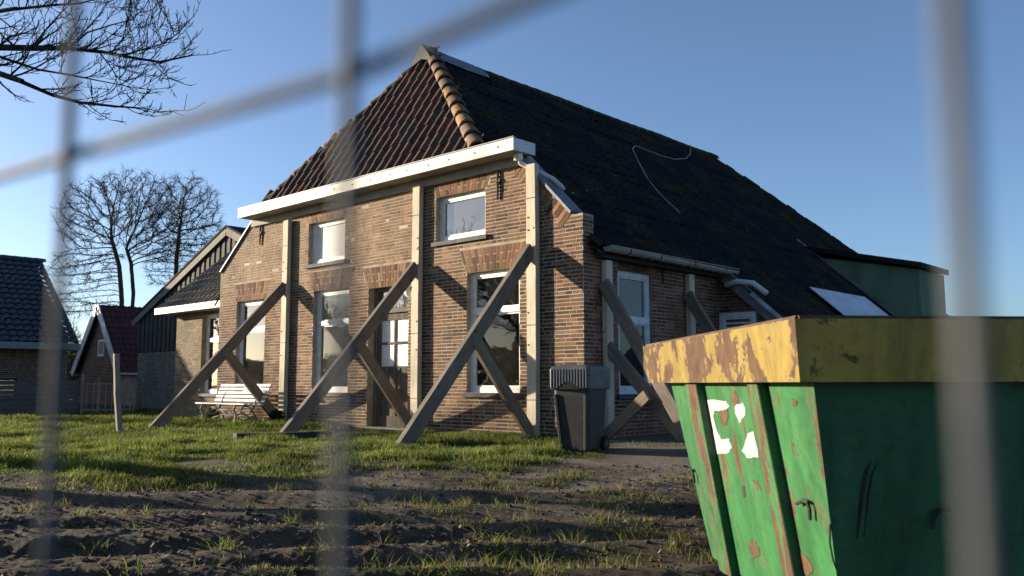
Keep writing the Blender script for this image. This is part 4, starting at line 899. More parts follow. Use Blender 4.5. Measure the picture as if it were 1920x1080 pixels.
# ------------------------------------------------------------------ skip
def skip():
    zr = 1.02; zb = -0.22; N = A3(6.732, -7.371, 0); e = A3(-0.73840, 0.67436, 0); g = A3(0.67436, 0.73840, 0); LW, LG = 2.264, 3.3
    E_ = empty('skip', N+e*LW/2+g*LG/2+A3(0, 0, zb), 'rusty open-top skip with green sides and a worn yellow rim', 'skip')
    def P(a, b, z): return N+e*a+g*b+A3(0, 0, z)
    RH_ = 0.215; zt = zr-RH_                                     # underside of the rim
    ins = 0.10
    def wall_a(z, far): t = (zt-z)/(zt-zb); return (LW-0.25-0.22*t) if far else (0.10+0.19*t)       # along e
    def wall_b(z, far): t = (zt-z)/(zt-zb); return (LG-0.10-0.28*t) if far else (ins+0.17*t)          # along g
    def rim(face):
        p = MB(); th = 0.11; l = 0.018                          # slightly leaning band
        if face == 'left': c = [(0, 0), (LW, 0), (LW-th, th), (th, th)]
        elif face == 'near': c = [(LW*0, 0), (th, th), (th, LG-th), (0, LG)]
        elif face == 'far': c = [(LW, 0), (LW, LG), (LW-th, LG-th), (LW-th, th)]
        else: c = [(0, LG), (th, LG-th), (LW-th, LG-th), (LW, LG)]
        def q(a, b, z):
            k = l*(zr-z)/RH_; return P(min(max(a, k), LW-k*3), min(max(b, k), LG-k), z)
        lo = [q(a, b, zt) for a, b in c]; hi = [q(a, b, zr) for a, b in c]
        p.hexa(lo+hi); return p
    rim('left').build('rim', 'skip_yellow', E_); rim('near').build('rim', 'skip_yellow_shaded', E_); rim('far').build('rim', 'skip_yellow', E_); rim('back').build('rim', 'skip_yellow_shaded', E_)
    # rolled lip on top of the rim
    p = MB(); p.tube([P(0.02, 0.02, zr), P(LW-0.02, 0.02, zr), P(LW-0.02, LG-0.02, zr), P(0.02, LG-0.02, zr), P(0.02, 0.02, zr)], 0.014, 6); p.build('lip', 'rust_scar', E_)
    t = 0.02; sk = zt+0.01
    def quad(c4, off):
        p = MB(); c4 = [A3(*q) for q in c4]; n = np.cross(c4[1]-c4[0], c4[3]-c4[0]); n /= np.linalg.norm(n)
        p.hexa(list(c4)+[q+n*off for q in c4]); return p
    def W(a_far, b_far, z): return P(wall_a(z, a_far), wall_b(z, b_far), z)
    zl = zb+0.10
    left = [W(0, 0, zl), W(1, 0, zl), W(1, 0, sk), W(0, 0, sk)]
    side = quad(left, t); L_ = side.build('side', 'skip_green', E_)
    near = [W(0, 0, zl), W(0, 1, zl), W(0, 1, sk), W(0, 0, sk)]; Nn = quad(near, -t).build('side', 'skip_green_shaded', E_)
    quad([W(1, 0, zl), W(1, 1, zl), W(1, 1, sk), W(1, 0, sk)], t).build('side', 'skip_green_shaded', E_)
    quad([W(0, 1, zl), W(1, 1, zl), W(1, 1, sk), W(0, 1, sk)], -t).build('side', 'skip_green_shaded', E_)
    p = MB(); p.hexa([W(0, 0, zl), W(1, 0, zl), W(1, 1, zl), W(0, 1, zl)]+[q+A3(0, 0, 0.03) for q in (W(0, 0, zl), W(1, 0, zl), W(1, 1, zl), W(0, 1, zl))]); p.build('floor', 'rust_scar', E_)
    for b in (0.55, LG-0.75):
        p = MB(); p.hexa([P(0.45, b, zb), P(LW-0.45, b, zb), P(LW-0.45, b+0.12, zb), P(0.45, b+0.12, zb), P(0.45, b, zl), P(LW-0.45, b, zl), P(LW-0.45, b+0.12, zl), P(0.45, b+0.12, zl)]); p.build('skid', 'iron', E_)
    # ribs on the left side
    def S_(a, out, z):                                            # point on the left side, `out` metres proud
        k = (0.235)/(zt-zb); n = A3(0, 0, 0)-g*1.0-A3(0, 0, k*0); return P(a, wall_b(z, 0), z)-g*out
    zlo = zl-0.02
    def aa(f, z): t_ = (zt-z)/(zt-zb); return f
    for (f0, f1) in ((0.544, 0.667), (1.393, 1.584)):
        p = MB(); q = []
        for z in (zlo, sk-0.012): q += [S_(aa(f0, z), 0.038, z), S_(aa(f1, z), 0.038, z), S_(aa(f1, z), -0.01, z), S_(aa(f0, z), -0.01, z)]
        p.hexa(q); p.build('rib', 'skip_green_shaded', L_)
        # worn brown edge
        p = MB(); q = []
        for z in (zlo+0.002, sk-0.014): q += [S_(aa(f0, z)+0.004, 0.041, z), S_(aa(f1, z)-0.004, 0.041, z), S_(aa(f1, z)-0.004, 0.035, z), S_(aa(f0, z)+0.004, 0.035, z)]
        p.hexa(q); p.build('rib_face', 'skip_rib', L_)
    # torn white sticker remains on the middle panel: outlines on the panel face
    def face_pt(px, py, out):
        best = None; d = ray(px, py)                              # where this sight line meets the leaning panel
        z = 0.5
        for _ in range(12):
            o_ = P(0, wall_b(z, 0)-out, z); t_ = ((o_-CAM)@g)/(d@g); q = CAM+d*t_; z = q[2]
        return q
    def decal(name, pts, mat, th=0.002, parent=L_):
        v = [face_pt(x, y, th) for x, y in pts]; n = len(v); w = [q+g*(th-0.0004) for q in v]
        p = MB(); p.add(v+w, [tuple(range(n)), tuple(range(2*n-1, n-1, -1))]+[(i, (i+1) % n, n+(i+1) % n, n+i) for i in range(n)]); return p.build(name, mat, parent)
    def rag(pts, k=3, amp=2.0, seed=0):
        r = random.Random(seed); out = []
        for i in range(len(pts)):
            a, b = pts[i], pts[(i+1) % len(pts)]
            for j in range(k): t_ = j/k; out.append((a[0]+(b[0]-a[0])*t_+r.uniform(-amp, amp), a[1]+(b[1]-a[1])*t_+r.uniform(-amp, amp)))
        return out
    decal('sticker_remnant', rag([(1323, 749), (1362, 752), (1367, 764), (1352, 771), (1341, 770), (1338, 780), (1345, 812), (1352, 824), (1366, 822), (1372, 840), (1365, 850), (1342, 851), (1337, 816), (1334, 790)], 3, 1.6, 1), 'sticker')
    decal('sticker_remnant', rag([(1376, 762), (1392, 755), (1398, 768), (1394, 784), (1387, 793), (1380, 778)], 3, 1.5, 2), 'sticker')
    decal('sticker_remnant', rag([(1403, 812), (1414, 809), (1421, 858), (1400, 858), (1391, 846), (1396, 830)], 3, 1.5, 3), 'sticker')
    decal('rust_scar', rag([(1348, 772), (1362, 766), (1366, 785), (1358, 800), (1350, 790)], 3, 1.8, 4), 'rust_scar')
    decal('rust_scar', rag([(1370, 735), (1378, 732), (1384, 752), (1378, 762), (1371, 754)], 3, 1.5, 5), 'rust_scar')
    decal('rust_scar', rag([(1406, 1010), (1418, 1015), (1426, 1040), (1412, 1048), (1404, 1030)], 4, 2, 6), 'rust_scar')
    decal('rust_scar', rag([(1492, 1032), (1512, 1042), (1524, 1062), (1520, 1078), (1498, 1074)], 4, 2, 7), 'rust_scar')
    decal('rust_scar', rag([(1410, 898), (1418, 902), (1428, 918), (1420, 916)], 3, 1.2, 8), 'rust_scar')
    decal('rust_scar', rag([(1486, 748), (1494, 752), (1494, 762), (1486, 760)], 3, 1, 9), 'rust_scar')
    decal('dark_mark', rag([(1391, 911), (1395, 911), (1398, 932), (1393, 932)], 2, 0.5, 10), 'scratch')  # small flat dark mark on the panel
    # welded tie hooks
    for hp in ([(1494, 944), (1505, 938), (1514, 942), (1518, 956), (1519, 974)], [(1290, 884), (1296, 880), (1300, 890), (1302, 905)]):
        p = MB(); p.tube([face_pt(x, y, 0.018) for x, y in hp], 0.0075, 6); p.build('hook', 'iron', L_)
    # marks on the shaded side
    ze = lambda z: wall_a(z, 0)
    def near_pt(px, py, out):
        d = ray(px, py); z = 0.5
        for _ in range(12):
            o_ = P(ze(z)-out, 0, z); t_ = ((o_-CAM)@e)/(d@e); q = CAM+d*t_; z = q[2]
        return q
    for hp, r_ in (([(1632, 866), (1622, 890), (1617, 920), (1613, 955), (1607, 1010)], 0.007), ([(1646, 866), (1634, 893), (1628, 930), (1620, 1008)], 0.004), ([(1562, 972), (1556, 985), (1556, 1020), (1562, 1050), (1572, 1079)], 0.004)):
        p = MB(); p.tube([near_pt(x, y, 0.001) for x, y in hp], [r_*.3]+[r_]*(len(hp)-2)+[r_*.3], 6); p.build('scrape', 'scratch', Nn)
    p = MB(); p.tube([near_pt(x, y, 0.02) for x, y in ((1782, 957), (1768, 955), (1756, 960), (1750, 975), (1748, 992))], 0.008, 6); p.build('hook', 'iron', Nn)
skip()

# ------------------------------------------------------------------ extension, barn, shed, neighbour's house
def extension():
    Y0 = 1.0; xa, xb = -14.9, -WD-0.003; E_ = empty('lean_to_extension', (-13, Y0, 0), 'pale brick side extension with tiled lean-to roof and cream eaves board', 'extension')
    F = Frame((0, Y0, 0), (1, 0, 0), (0, -1, 0)); rng = np.random.default_rng(21); w = (-13.48, -12.25, 0.57, 2.62)
    mb = MB()
    for (a, b, c, d) in ((xa, w[0], -0.35, 2.9), (w[1], xb, -0.35, 2.9), (w[0], w[1], -0.35, w[2]), (w[0], w[1], w[3], 2.9)): F.box(mb, a, b, -0.25, 0, c, d)
    mb.box((xa, Y0+0.25, -0.35), (xa+0.25, 3.98, 2.9)); mb.prism([(Y0, 2.9), (3.1, 2.9), (3.1, 4.6)], 0, xa+.02, xa+0.2); mb.box((xa+.25, 3.0, -.3), (xb, 3.1, 4.5)); wl = mb.build('wall', 'mortar_ext', E_)
    add_bricks(wl, [(brick_pts(F, b, rng, 0.006), pick(PAL_EXT, rng)) for b in lay(lambda z: (xa+0.005, xb), -0.29, 2.88, [hole_rect(*w)], rng)], rng, 0)
    window(E_, F, *w, bars=(1.95,), rec=0.12, curtain=('curtain', (0.55, 1.0, 0, 1, 1)))
    a = atan2(4.30-2.91, 2.52-0.86); D = A3(0, cos(a), sin(a)); L_ = 3.05
    V, Fq = slope_tiles((xa-0.5, 0.66, 2.86), (1, 0, 0), D, xb-xa+0.5, L_, 0.24, 0.33, 0.026, 0.032, None, 0.004, 9, 6)
    fast_mesh('roof', V, Fq, 'brown_tile', np.ones((len(V), 3)), E_)
    p = MB(); top = A3(0, 0.66, 2.86)+D*L_; p.add([(xa-.45, .70, 2.80), (xb, .70, 2.80), (xb, top[1], top[2]-.1), (xa-.45, top[1], top[2]-.1)], [(0, 1, 2, 3)]); p.add([(xa-.45, top[1], top[2]), (xb, top[1], top[2]), (xb, 4.2, 3.6), (xa-.45, 4.2, 3.6)], [(0, 1, 2, 3)]); p.build('roof_deck', 'timber_dark', E_)
    p = MB(); p.box((xa-0.52, 0.60, 2.70), (xb, 0.64, 2.87)); p.build('eaves_board', 'cornice_paint', E_)
    p = MB(); p.box((xa-0.48, 0.642, 2.70), (xb, 0.99, 2.73)); p.build('soffit', 'soffit', E_)
extension()
def barn():
    Y0 = 4.0; xa, xb, xm = -24.0, -11.4, -17.7; zp = 5.72; s = 0.40; E_ = empty('barn', (xm, Y0, 0), 'low-pitched barn with dark vertical boards over a grey brick wall', 'barn')
    zg = lambda x: zp-s*abs(x-xm); rng = np.random.default_rng(31)
    F = Frame((0, Y0, 0), (1, 0, 0), (0, -1, 0)); zb_ = 1.95
    p = MB(); p.box((xa, Y0, -0.4), (xb, Y0+0.25, zb_)); p.box((xa, Y0+.25, -0.4), (xa+.25, 16, zg(xa)-.1)); wl = p.build('wall', 'mortar', E_)
    add_bricks(wl, [(brick_pts(F, b, rng, 0.005), pick(PAL_GREY, rng)) for b in lay(lambda z: (xa+.005, -14.5), -0.35, zb_-.05, [], rng)], rng, 0)
    p = MB(); p.prism([(xa, zb_), (xb, zb_), (xb, zg(xb)), (xm, zp), (xa, zg(xa))], 1, Y0+0.03, Y0+0.2); bd = p.build('gable', 'timber_dark', E_)
    x = xa; k = 0
    while x < -13.0:
        w = 0.155+0.02*rng.random(); h0, h1 = zg(x+.01)-.03, zg(x+w-.01)-.03; q = MB(); pr_ = 0.0 if k % 2 else 0.032
        y0_, y1_ = Y0-pr_-0.002, Y0+.03-.001*k % .002; zz = zb_-0.03*rng.random()
        q.hexa([(x, y0_, zz), (x+w-.012, y0_, zz), (x+w-.012, y1_, zz), (x, y1_, zz), (x, y0_, h0), (x+w-.012, y0_, h1), (x+w-.012, y1_, h1), (x, y1_, h0)]); q.build('board', 'barn_board', bd); x += w; k += 1
    for (x0_, x1_) in ((xa-.35, xm), (xm, xb+.2)):
        p = MB(); p.beam((x0_, Y0-.09, zg(x0_)+.0), (x1_, Y0-.09, zg(x1_)+.0), 0.05, 0.24, ch=0.006); p.build('bargeboard', 'timber_grey', E_)
        p = MB(); p.add([(x0_, Y0-.14, zg(x0_)+.14), (x1_, Y0-.14, zg(x1_)+.14), (x1_, 16, zg(x1_)+.14), (x0_, 16, zg(x0_)+.14), (x0_, Y0-.14, zg(x0_)+.20), (x1_, Y0-.14, zg(x1_)+.20), (x1_, 16, zg(x1_)+.20), (x0_, 16, zg(x0_)+.20)], BOXF); p.build('roof', 'roof_dark', E_)
barn()
def shed():
    Y0 = 6.2; ax, az = onY(190, 574, Y0)[[0, 2]]; lx, lz = onY(146, 705, Y0)[[0, 2]]; rx, rz = onY(233, 696, Y0)[[0, 2]]
    hw = (rx-lx)/2; ax = (rx+lx)/2*0.5+ax*0.5; ez = (lz+rz)/2; lx, rx = ax-hw, ax+hw
    E_ = empty('brick_shed', (ax, Y0, -.2), 'small dark brick shed with steep red tile roof and pale bargeboards', 'shed'); rng = np.random.default_rng(41)
    F = Frame((0, Y0, 0), (1, 0, 0), (0, -1, 0)); wl, wr = lx+.25, rx-.25; sl = (az-ez)/hw; zt = lambda x: az-.12-sl*abs(x-ax); wz = (onY(183, 668, Y0)[0], onY(195, 668, Y0)[0], onY(189, 668, Y0)[2], onY(189, 637, Y0)[2])
    p = MB(); p.prism([(wl, -.4), (wr, -.4), (wr, zt(wr)), (ax, az-.12), (wl, zt(wl))], 1, Y0, Y0+.25); p.box((wl, Y0+.25, -.4), (wl+.25, 14, zt(wl))); p.box((wr-.25, Y0+.25, -.4), (wr, 14, zt(wr))); w_ = p.build('wall', 'mortar', E_)
    add_bricks(w_, [(brick_pts(F, b, rng, 0.005), pick(PAL_DARK, rng)) for b in lay(lambda z: (max(wl, ax-(az-.14-z)/sl), min(wr, ax+(az-.14-z)/sl)), -.3, az-.3, [hole_rect(*wz)], rng, crs=.066, br=.052)], rng, 0)
    window(E_, F, *wz, rec=-0.02, fw=0.06, frame='rot_white', pane='glass_dark', sill=False)
    for s_ in (-1, 1):
        e_ = A3(ax+s_*hw, 0, ez); d = A3(-s_*hw, 0, az-ez); L_ = np.linalg.norm(d); d /= L_
        V, Fq = slope_tiles((e_[0], Y0-.2, ez+.03), (0, 1, 0), d, 8.0, L_, 0.24, 0.33, 0.028, 0.035, None, 0.004, 13, 5); fast_mesh('roof', V, Fq, 'red_tile', np.ones((len(V), 3)), E_)
        p = MB(); p.beam((e_[0], Y0-.24, ez-.02), (ax, Y0-.24, az-.02), 0.05, 0.36, ch=.006); p.build('bargeboard', 'shed_trim', E_)
        p = MB(); p.box((e_[0]-.06, Y0-.2, ez-.06), (e_[0]+.06, 14, ez+.02)); p.build('gutter', 'shed_trim', E_)
shed()
def neighbour():
    xe, ye = -26.5, 2.85; xr = -31.0; ze = 2.32; zr = 5.95; y0 = -5.0
    E_ = empty('neighbour_house', (-30, 0, -.2), 'neighbouring brick house with steep black glazed tile roof', 'house'); rng = np.random.default_rng(51)
    s = (zr-ze)/(xe-xr); xl = 2*xr-xe; wx = xe-.45; zt = ze+s*.45
    p = MB(); p.prism([(wx, -.4), (wx, zt-.1), (xr, zr-.15), (2*xr-wx, zt-.1), (2*xr-wx, -.4)], 1, ye-.5, ye-.25); p.prism([(wx, -.4), (wx, zt-.1), (xr, zr-.15), (2*xr-wx, zt-.1), (2*xr-wx, -.4)], 1, y0+.25, y0+.5)
    wn = (0.9-0, 1.9, .35, .95); G = Frame((wx, 0, 0), (0, 1, 0), (1, 0, 0)); wn = (0.15, 0.95, .35, 1.05)
    for (a, b, c, d) in ((y0+.5, wn[0], -.4, zt-.2), (wn[1], ye-.5, -.4, zt-.2), (wn[0], wn[1], -.4, wn[2]), (wn[0], wn[1], wn[3], zt-.2)): G.box(p, a, b, -.25, 0, c, d)
    w_ = p.build('wall', 'mortar', E_)
    add_bricks(w_, [(brick_pts(G, b, rng, .005), pick(PAL_DARK, rng)) for b in lay(lambda z: (y0+.3, ye-.26), -.3, zt-.25, [hole_rect(*wn)], rng, crs=.066, br=.052)], rng, 0)
    window(E_, G, *wn, rec=.06, fw=.05, frame='timber_dark', pane='glass')
    for sg in (1, -1):
        d = A3(-sg*(xe-xr), 0, zr-ze); L_ = np.linalg.norm(d); d /= L_
        V, Fq = slope_tiles((xr+sg*(xe-xr), y0, ze+.04), (0, 1, 0), d, ye-y0, L_, 0.30, 0.345, 0.030, 0.045, None, 0.003, 17, 7); fast_mesh('roof', V, Fq, 'black_tile', np.ones((len(V), 3)), E_)
        p = MB(); a, b = A3(xr+sg*(xe-xr), ye-.06, ze-.06), A3(xr, ye-.06, zr-.06); p.beam(a, b, 0.05, .2, ch=.006); p.build('bargeboard', 'timber_dark', E_)
        p = MB(); x_ = xr+sg*(xe-xr); p.box((x_-.05*1, y0, ze-.22), (x_+.12, ye+.02, ze+.02)); p.build('gutter', 'grey_paint', E_)
        p = MB(); p.box((min(x_, xr+sg*(wx-xr)), y0+.02, ze-.23), (max(x_, xr+sg*(wx-xr)), ye-.02, ze-.20)); p.build('soffit', 'grey_paint', E_)
    y = y0
    while y < ye:
        p = MB(); pr_ = [(-.16, -.12), (-.1, 0), (0, .05), (.1, 0), (.16, -.12)]; l = .42
        v = [(xr+a, y, zr+.06+b) for a, b in pr_]+[(xr+a*.9, y+l, zr+.05+b*.9) for a, b in pr_]; p.add(v, [(i, i+1, 6+i, 5+i) for i in range(4)]); p.build('ridge_tile', 'black_tile', E_); y += .4
neighbour()
# board fence
def board_fence():
    a = A3(-22.0, -3.0, 0); b = A3(-19.55, 0.28, 0); d = (b-a)/np.linalg.norm(b-a); L_ = np.linalg.norm(b-a); zg = gzs(-20.5, -1)-.03
    E_ = empty('board_fence', (*((a+b)/2)[:2], zg), 'low grey fence of horizontal boards in front of the black-roofed house', 'fence')
    for k in range(7):
        p = MB(); z = zg+.05+k*.145; q = A3(random.uniform(-.01, .01), 0, 0); p.beam(a+A3(0, 0, z+.065)+q, b+A3(0, 0, z+.065)+q, .025, .132, ch=.004); p.build('board', 'fence_board', E_)
    n = A3(d[1], -d[0], 0)
    for t in np.linspace(0.0, L_-.05, 4):
        p = MB(); c = a+d*t-n*.06; p.beam(c+A3(0, 0, zg-.2), c+A3(0, 0, zg+1.07), .08, .08, up=(1, 0, 0)); p.build('post', 'timber_dark', E_)
board_fence()
def gate():
    a = A3(-19.47, 0.36, 0); b = A3(-19.05, 1.75, 0); d = (b-a)/np.linalg.norm(b-a); L_ = np.linalg.norm(b-a); zg = gzs(-19.3, 1)
    E_ = empty('picket_gate', (*((a+b)/2)[:2], zg), 'pale picket gate between the board fence and the barn', 'gate')
    for t, h in ((0, 1.22), (0.44, 1.12), (L_, 1.10)):
        p = MB(); c = a+d*t; p.beam(c+A3(0, 0, zg-.25), c+A3(0, 0, zg+h), .05, .05, up=(1, 0, 0)); p.build('post', 'gate_paint', E_)
    for z in (.93, .14):
        p = MB(); p.beam(a+A3(0, 0, zg+z), b+A3(0, 0, zg+z), .035, .05, ch=.004); p.build('rail', 'gate_paint', E_)
    for t in np.linspace(.12, L_-.12, 8):
        p = MB(); c = a+d*t+A3(.03, 0, 0); p.beam(c+A3(0, 0, zg+.06), c+A3(0, 0, zg+.95), .022, .03, up=(1, 0, 0), ch=.004); p.build('picket', 'gate_paint', E_)
gate()
q = onZ(228, 811, 0.0); zq = gzs(q[0], q[1]); mb = MB()
mb.beam((q[0]-.0, q[1], zq-.3), (q[0]-.05, q[1]-.09, zq+.68), .085, .085, up=(1, 0, 0)); mb.beam((q[0]-.047, q[1]-.085, zq+.66), (q[0]-.10, q[1]-.11, zq+1.32), .085, .085, up=(1, 0, 0))
tag(mb.build('wooden_post', 'timber_grey', base=A3(q[0], q[1], zq)), 'lone leaning wooden post standing in the grass by the picket gate', 'post')

# ------------------------------------------------------------------ trees
def segs_mesh(name, segs, sides, mat, parent):
    P0 = np.array([s[0] for s in segs]); P1 = np.array([s[1] for s in segs]); r0 = np.array([s[2] for s in segs]); r1 = np.array([s[3] for s in segs])
    D = P1-P0; D /= np.linalg.norm(D, axis=1)[:, None]+1e-9; ref = np.where(np.abs(D[:, 2:3]) > 0.9, A3(1, 0, 0)[None], A3(0, 0, 1)[None])
    Aa = np.cross(D, ref); Aa /= np.linalg.norm(Aa, axis=1)[:, None]; Bb = np.cross(D, Aa); n = len(segs)
    P1 = P1+D*(r1*0.6)[:, None]
    an = np.arange(sides)*2*pi/sides; V = np.zeros((n, 2*sides, 3))
    for k, a in enumerate(an):
        o = Aa*cos(a)+Bb*sin(a); V[:, k] = P0+o*r0[:, None]; V[:, sides+k] = P1+o*r1[:, None]
    f = np.array([(k, (k+1) % sides, sides+(k+1) % sides, sides+k) for k in range(sides)])
    F = (np.arange(n)[:, None, None]*2*sides+f[None]).reshape(-1, 4)
    return fast_mesh(name, V.reshape(-1, 3), F, mat, None, parent, smooth=sides > 4)
class Grow:
    def __init__(s, seed, kids=(6, 6, 6, 5, 3), ratio=0.62, wig=0.16, up=0.10, rmin=0.006, spread=(0.5, 0.95), first=0.28, maxlev=5, ratio0=None, t0=0.55):
        s.r = np.random.default_rng(seed); s.kids = kids; s.ratio = ratio; s.wig = wig; s.up = up; s.rmin = rmin; s.spread = spread; s.first = first; s.maxlev = maxlev; s.ratio0 = ratio0 or ratio; s.t0 = t0; s.big = []; s.small = []
    def branch(s, p, d, L, r, lev):
        R = s.r; nseg = max(3, 7-lev); pts = [p]; dirs = [d]; rad = [r]; rend = max(r*(0.5 if lev else 0.62), s.rmin*0.7)
        for i in range(nseg):
            d = d+R.normal(0, s.wig, 3)+A3(0, 0, s.up*(0.5 if lev < 2 else 1)); d = d/np.linalg.norm(d)
            q = p+d*(L/nseg); t = (i+1)/nseg; rr = r+(rend-r)*t
            (s.big if max(r, rr) > 0.05 and lev < 3 else s.small).append((p, q, rad[-1], rr)); p = q; pts.append(p); dirs.append(d); rad.append(rr)
        if lev >= s.maxlev: return
        n = s.kids[min(lev, len(s.kids)-1)]
        for k in range(n):
            t = s.first+(1-s.first)*(k+R.random()*0.8)/n if lev else s.t0+(1-s.t0)*(k+R.random()*.5)/n
            t = min(t, 0.999); i = int(t*nseg); b = pts[i]+(pts[i+1]-pts[i])*(t*nseg-i); dd = dirs[min(i+1, nseg)]
            ax = R.normal(0, 1, 3); ax -= dd*(ax@dd); ax /= np.linalg.norm(ax)
            if lev >= 1 and ax[2] < -0.2: ax[2] *= 0.3
            a = R.uniform(*s.spread); nd = dd*cos(a)+ax*sin(a); nd /= np.linalg.norm(nd)
            s.branch(b, nd, L*(s.ratio if lev else s.ratio0)*R.uniform(0.75, 1.15)*(1-0.25*t*(lev > 0)), max(rad[min(i+1, nseg)]*R.uniform(0.5, 0.72), s.rmin), lev+1)
        # leader carries on
        if lev < s.maxlev: s.branch(pts[-1], dirs[-1], L*(s.ratio if lev else s.ratio0)*0.9, max(rad[-1]*0.9, s.rmin), lev+1)
def bare_tree(x, y, h, label, seed, mat='twig', group=None, trunks=((0, 0),), r=0.24, trunk_frac=0.36, name='bare_tree', lean=(0, 0), **kw):
    z = float(gbase(np.array([x]), np.array([y]))[0]); E_ = empty(name, (x, y, z), label, 'tree', group)
    for j, (dx, dy) in enumerate(trunks):
        g = Grow(seed+j*100, **kw); L0 = h*trunk_frac
        g.branch(A3(x+dx, y+dy, z-0.2), A3(lean[0]+dx*.15, lean[1]+dy*.15, 1.0)/np.linalg.norm([lean[0]+dx*.15, lean[1]+dy*.15, 1.0]), L0, r, 0)
        segs_mesh('trunk', g.big, 8, 'bark', E_); segs_mesh('crown', g.small, 3, mat, E_)
    return E_
def colonise(stems, lobes, n_att, step, infl, kill, seed, rtip, power=2.35, iters=140):
    """space colonisation: stems grow towards points spread through the crown's lobes; returns segments with pipe-model radii"""
    rng = np.random.default_rng(seed); att = []
    for (c, r, w) in lobes:
        n = int(n_att*w); d = rng.normal(0, 1, (n, 3)); d /= np.linalg.norm(d, axis=1)[:, None]; att.append(A3(*c)+d*(rng.random(n)**0.38)[:, None]*A3(*r))
    att = np.concatenate(att); pos = []; par = []
    for st in stems:
        last = -1
        for k in range(len(st)-1):
            a, b = A3(*st[k]), A3(*st[k+1]); m = max(1, int(np.linalg.norm(b-a)/step))
            for t in range(m if k < len(st)-2 else m+1):
                pos.append(a+(b-a)*t/m+rng.normal(0, step*.02, 3)*(len(pos) > 3)); par.append(last); last = len(pos)-1
    best = np.full(len(att), 1e9); who = np.zeros(len(att), int); alive = np.ones(len(att), bool)
    def see(i0):
        P = np.array(pos[i0:]); D = np.linalg.norm(att[:, None]-P[None], axis=2); k = D.argmin(1); d = D[np.arange(len(att)), k]; b = d < best; best[b] = d[b]; who[b] = k[b]+i0
    see(0)
    for it in range(iters):
        alive &= best > kill; act = alive & (best < infl)
        if not act.any(): break
        i0 = len(pos); idx = who[act]; vec = att[act]-np.array(pos)[idx]; vec /= np.linalg.norm(vec, axis=1)[:, None]
        for i in np.unique(idx):
            d = vec[idx == i].sum(0)+rng.normal(0, .35, 3); q = np.linalg.norm(d)
            if q < 1e-6: continue
            p0 = pos[i]; d = d/q
            if par[i] >= 0: pd = p0-pos[par[i]]; pd = pd/(np.linalg.norm(pd)+1e-9); d = d*.7+pd*.5; d /= np.linalg.norm(d)
            pos.append(p0+d*step); par.append(int(i))
        see(i0)
    n = len(pos); kids = np.zeros(n, int); rp = np.zeros(n)
    for i in range(n-1, -1, -1):
        if kids[i] == 0: rp[i] = rtip**power
        if par[i] >= 0: rp[par[i]] += rp[i]; kids[par[i]] += 1
    rad = rp**(1/power); big = []; small = []
    for i in range(n):
        if par[i] < 0: continue
        j_ = par[i]; sg = (pos[j_], pos[i], min(rad[j_], rad[i]*1.25), rad[i]); (big if rad[i] > rtip*5 else small).append(sg)
        if rad[i] < rtip*2.6:                                  # fine twigs
            d = pos[i]-pos[j_]; d /= np.linalg.norm(d)+1e-9
            for _ in range(4 if kids[i] else 6):
                t = d+rng.normal(0, .60, 3); t /= np.linalg.norm(t); L_ = step*rng.uniform(.8, 2.6); m_ = pos[i]+t*L_*.55; t2 = t+rng.normal(0, .3, 3)+A3(0, 0, .1); t2 /= np.linalg.norm(t2)
                small.append((pos[i], m_, rtip*.6, rtip*.5)); small.append((m_, m_+t2*L_*.5, rtip*.5, rtip*.3))
    return big, small
def crown_tree(px, dep, stems, lobes, label, seed, n_att, step, rtip):
    """stems and lobes are given in metres (right, away, up) about the foot of the tree"""
    f = UV((px-960)/FPX*dep, dep); z = float(gbase(f[0:1], f[1:2])[0]); E_ = empty('bare_tree', (f[0], f[1], z), label, 'tree')
    T_ = lambda q: tuple(A3(f[0], f[1], z)+RH*q[0]+FH*q[1]+A3(0, 0, q[2])); rot = lambda r: (r[0], r[1], r[2])
    b, s_ = colonise([[T_(q) for q in st] for st in stems], [(T_(c), rot(r), w) for c, r, w in lobes], n_att, step, step*9, step*1.7, seed, rtip)
    segs_mesh('trunk', b, 8, 'bark', E_); segs_mesh('crown', s_, 3, 'twig', E_)
m_ = 48/FPX                                                    # metres per photograph pixel at 48 m
crown_tree(236, 48, [[(-.25, 0, -.3), (-.32, 0, 5.5), (-.55, 0, 7.4), (-1.0, 0, 8.8)], [(.25, 0, -.3), (.25, .1, 6.0), (.05, .1, 7.6), (-.2, 0, 8.4)]],
           [((-1.4, 0, 10.1), (3.0, 2.7, 2.6), .38), ((-.2, 0, 11.2), (1.6, 1.8, 1.9), .10), ((1.0, 0, 10.0), (2.3, 2.4, 2.5), .28), ((-2.6, 0, 7.3), (1.6, 1.8, 1.3), .13), ((-2.9, 0, 5.3), (1.3, 1.4, .9), .08), ((1.9, 0, 8.3), (1.0, 1.4, .9), .07)],
           'broad bare tree with twin trunks rising behind the red-roofed shed', 61, 2800, .20, .0125)
crown_tree(329, 56, [[(0, 0, -.3), (-.1, 0, 6.0), (-.15, 0, 9.0), (0, 0, 11.0)]],
           [((.3, 0, 12.0), (2.4, 2.4, 2.7), .55), ((1.6, 0, 9.6), (1.9, 1.9, 2.0), .28), ((-1.0, 0, 8.6), (1.0, 1.4, 1.6), .17)],
           'slimmer bare tree behind the boarded barn gable', 67, 2200, .21, .0135)
# shrubby growth behind, between the houses
for k, (px, dep, h_) in enumerate(((150, 62, 7.5), (118, 66, 6.5), (280, 66, 8.0))):
    tp = UV((px-960)/FPX*dep, dep)
    bare_tree(tp[0], tp[1], h_, ['pale thin birch sapling between the two houses', 'pale thin birch sapling behind the black-roofed house', 'pale thin sapling behind the red shed ridge'][k], 80+k, mat='twig_pale', name='sapling', r=0.09, trunk_frac=0.45, kids=(7, 6, 5, 3, 2), ratio=0.55, rmin=0.014, maxlev=4)
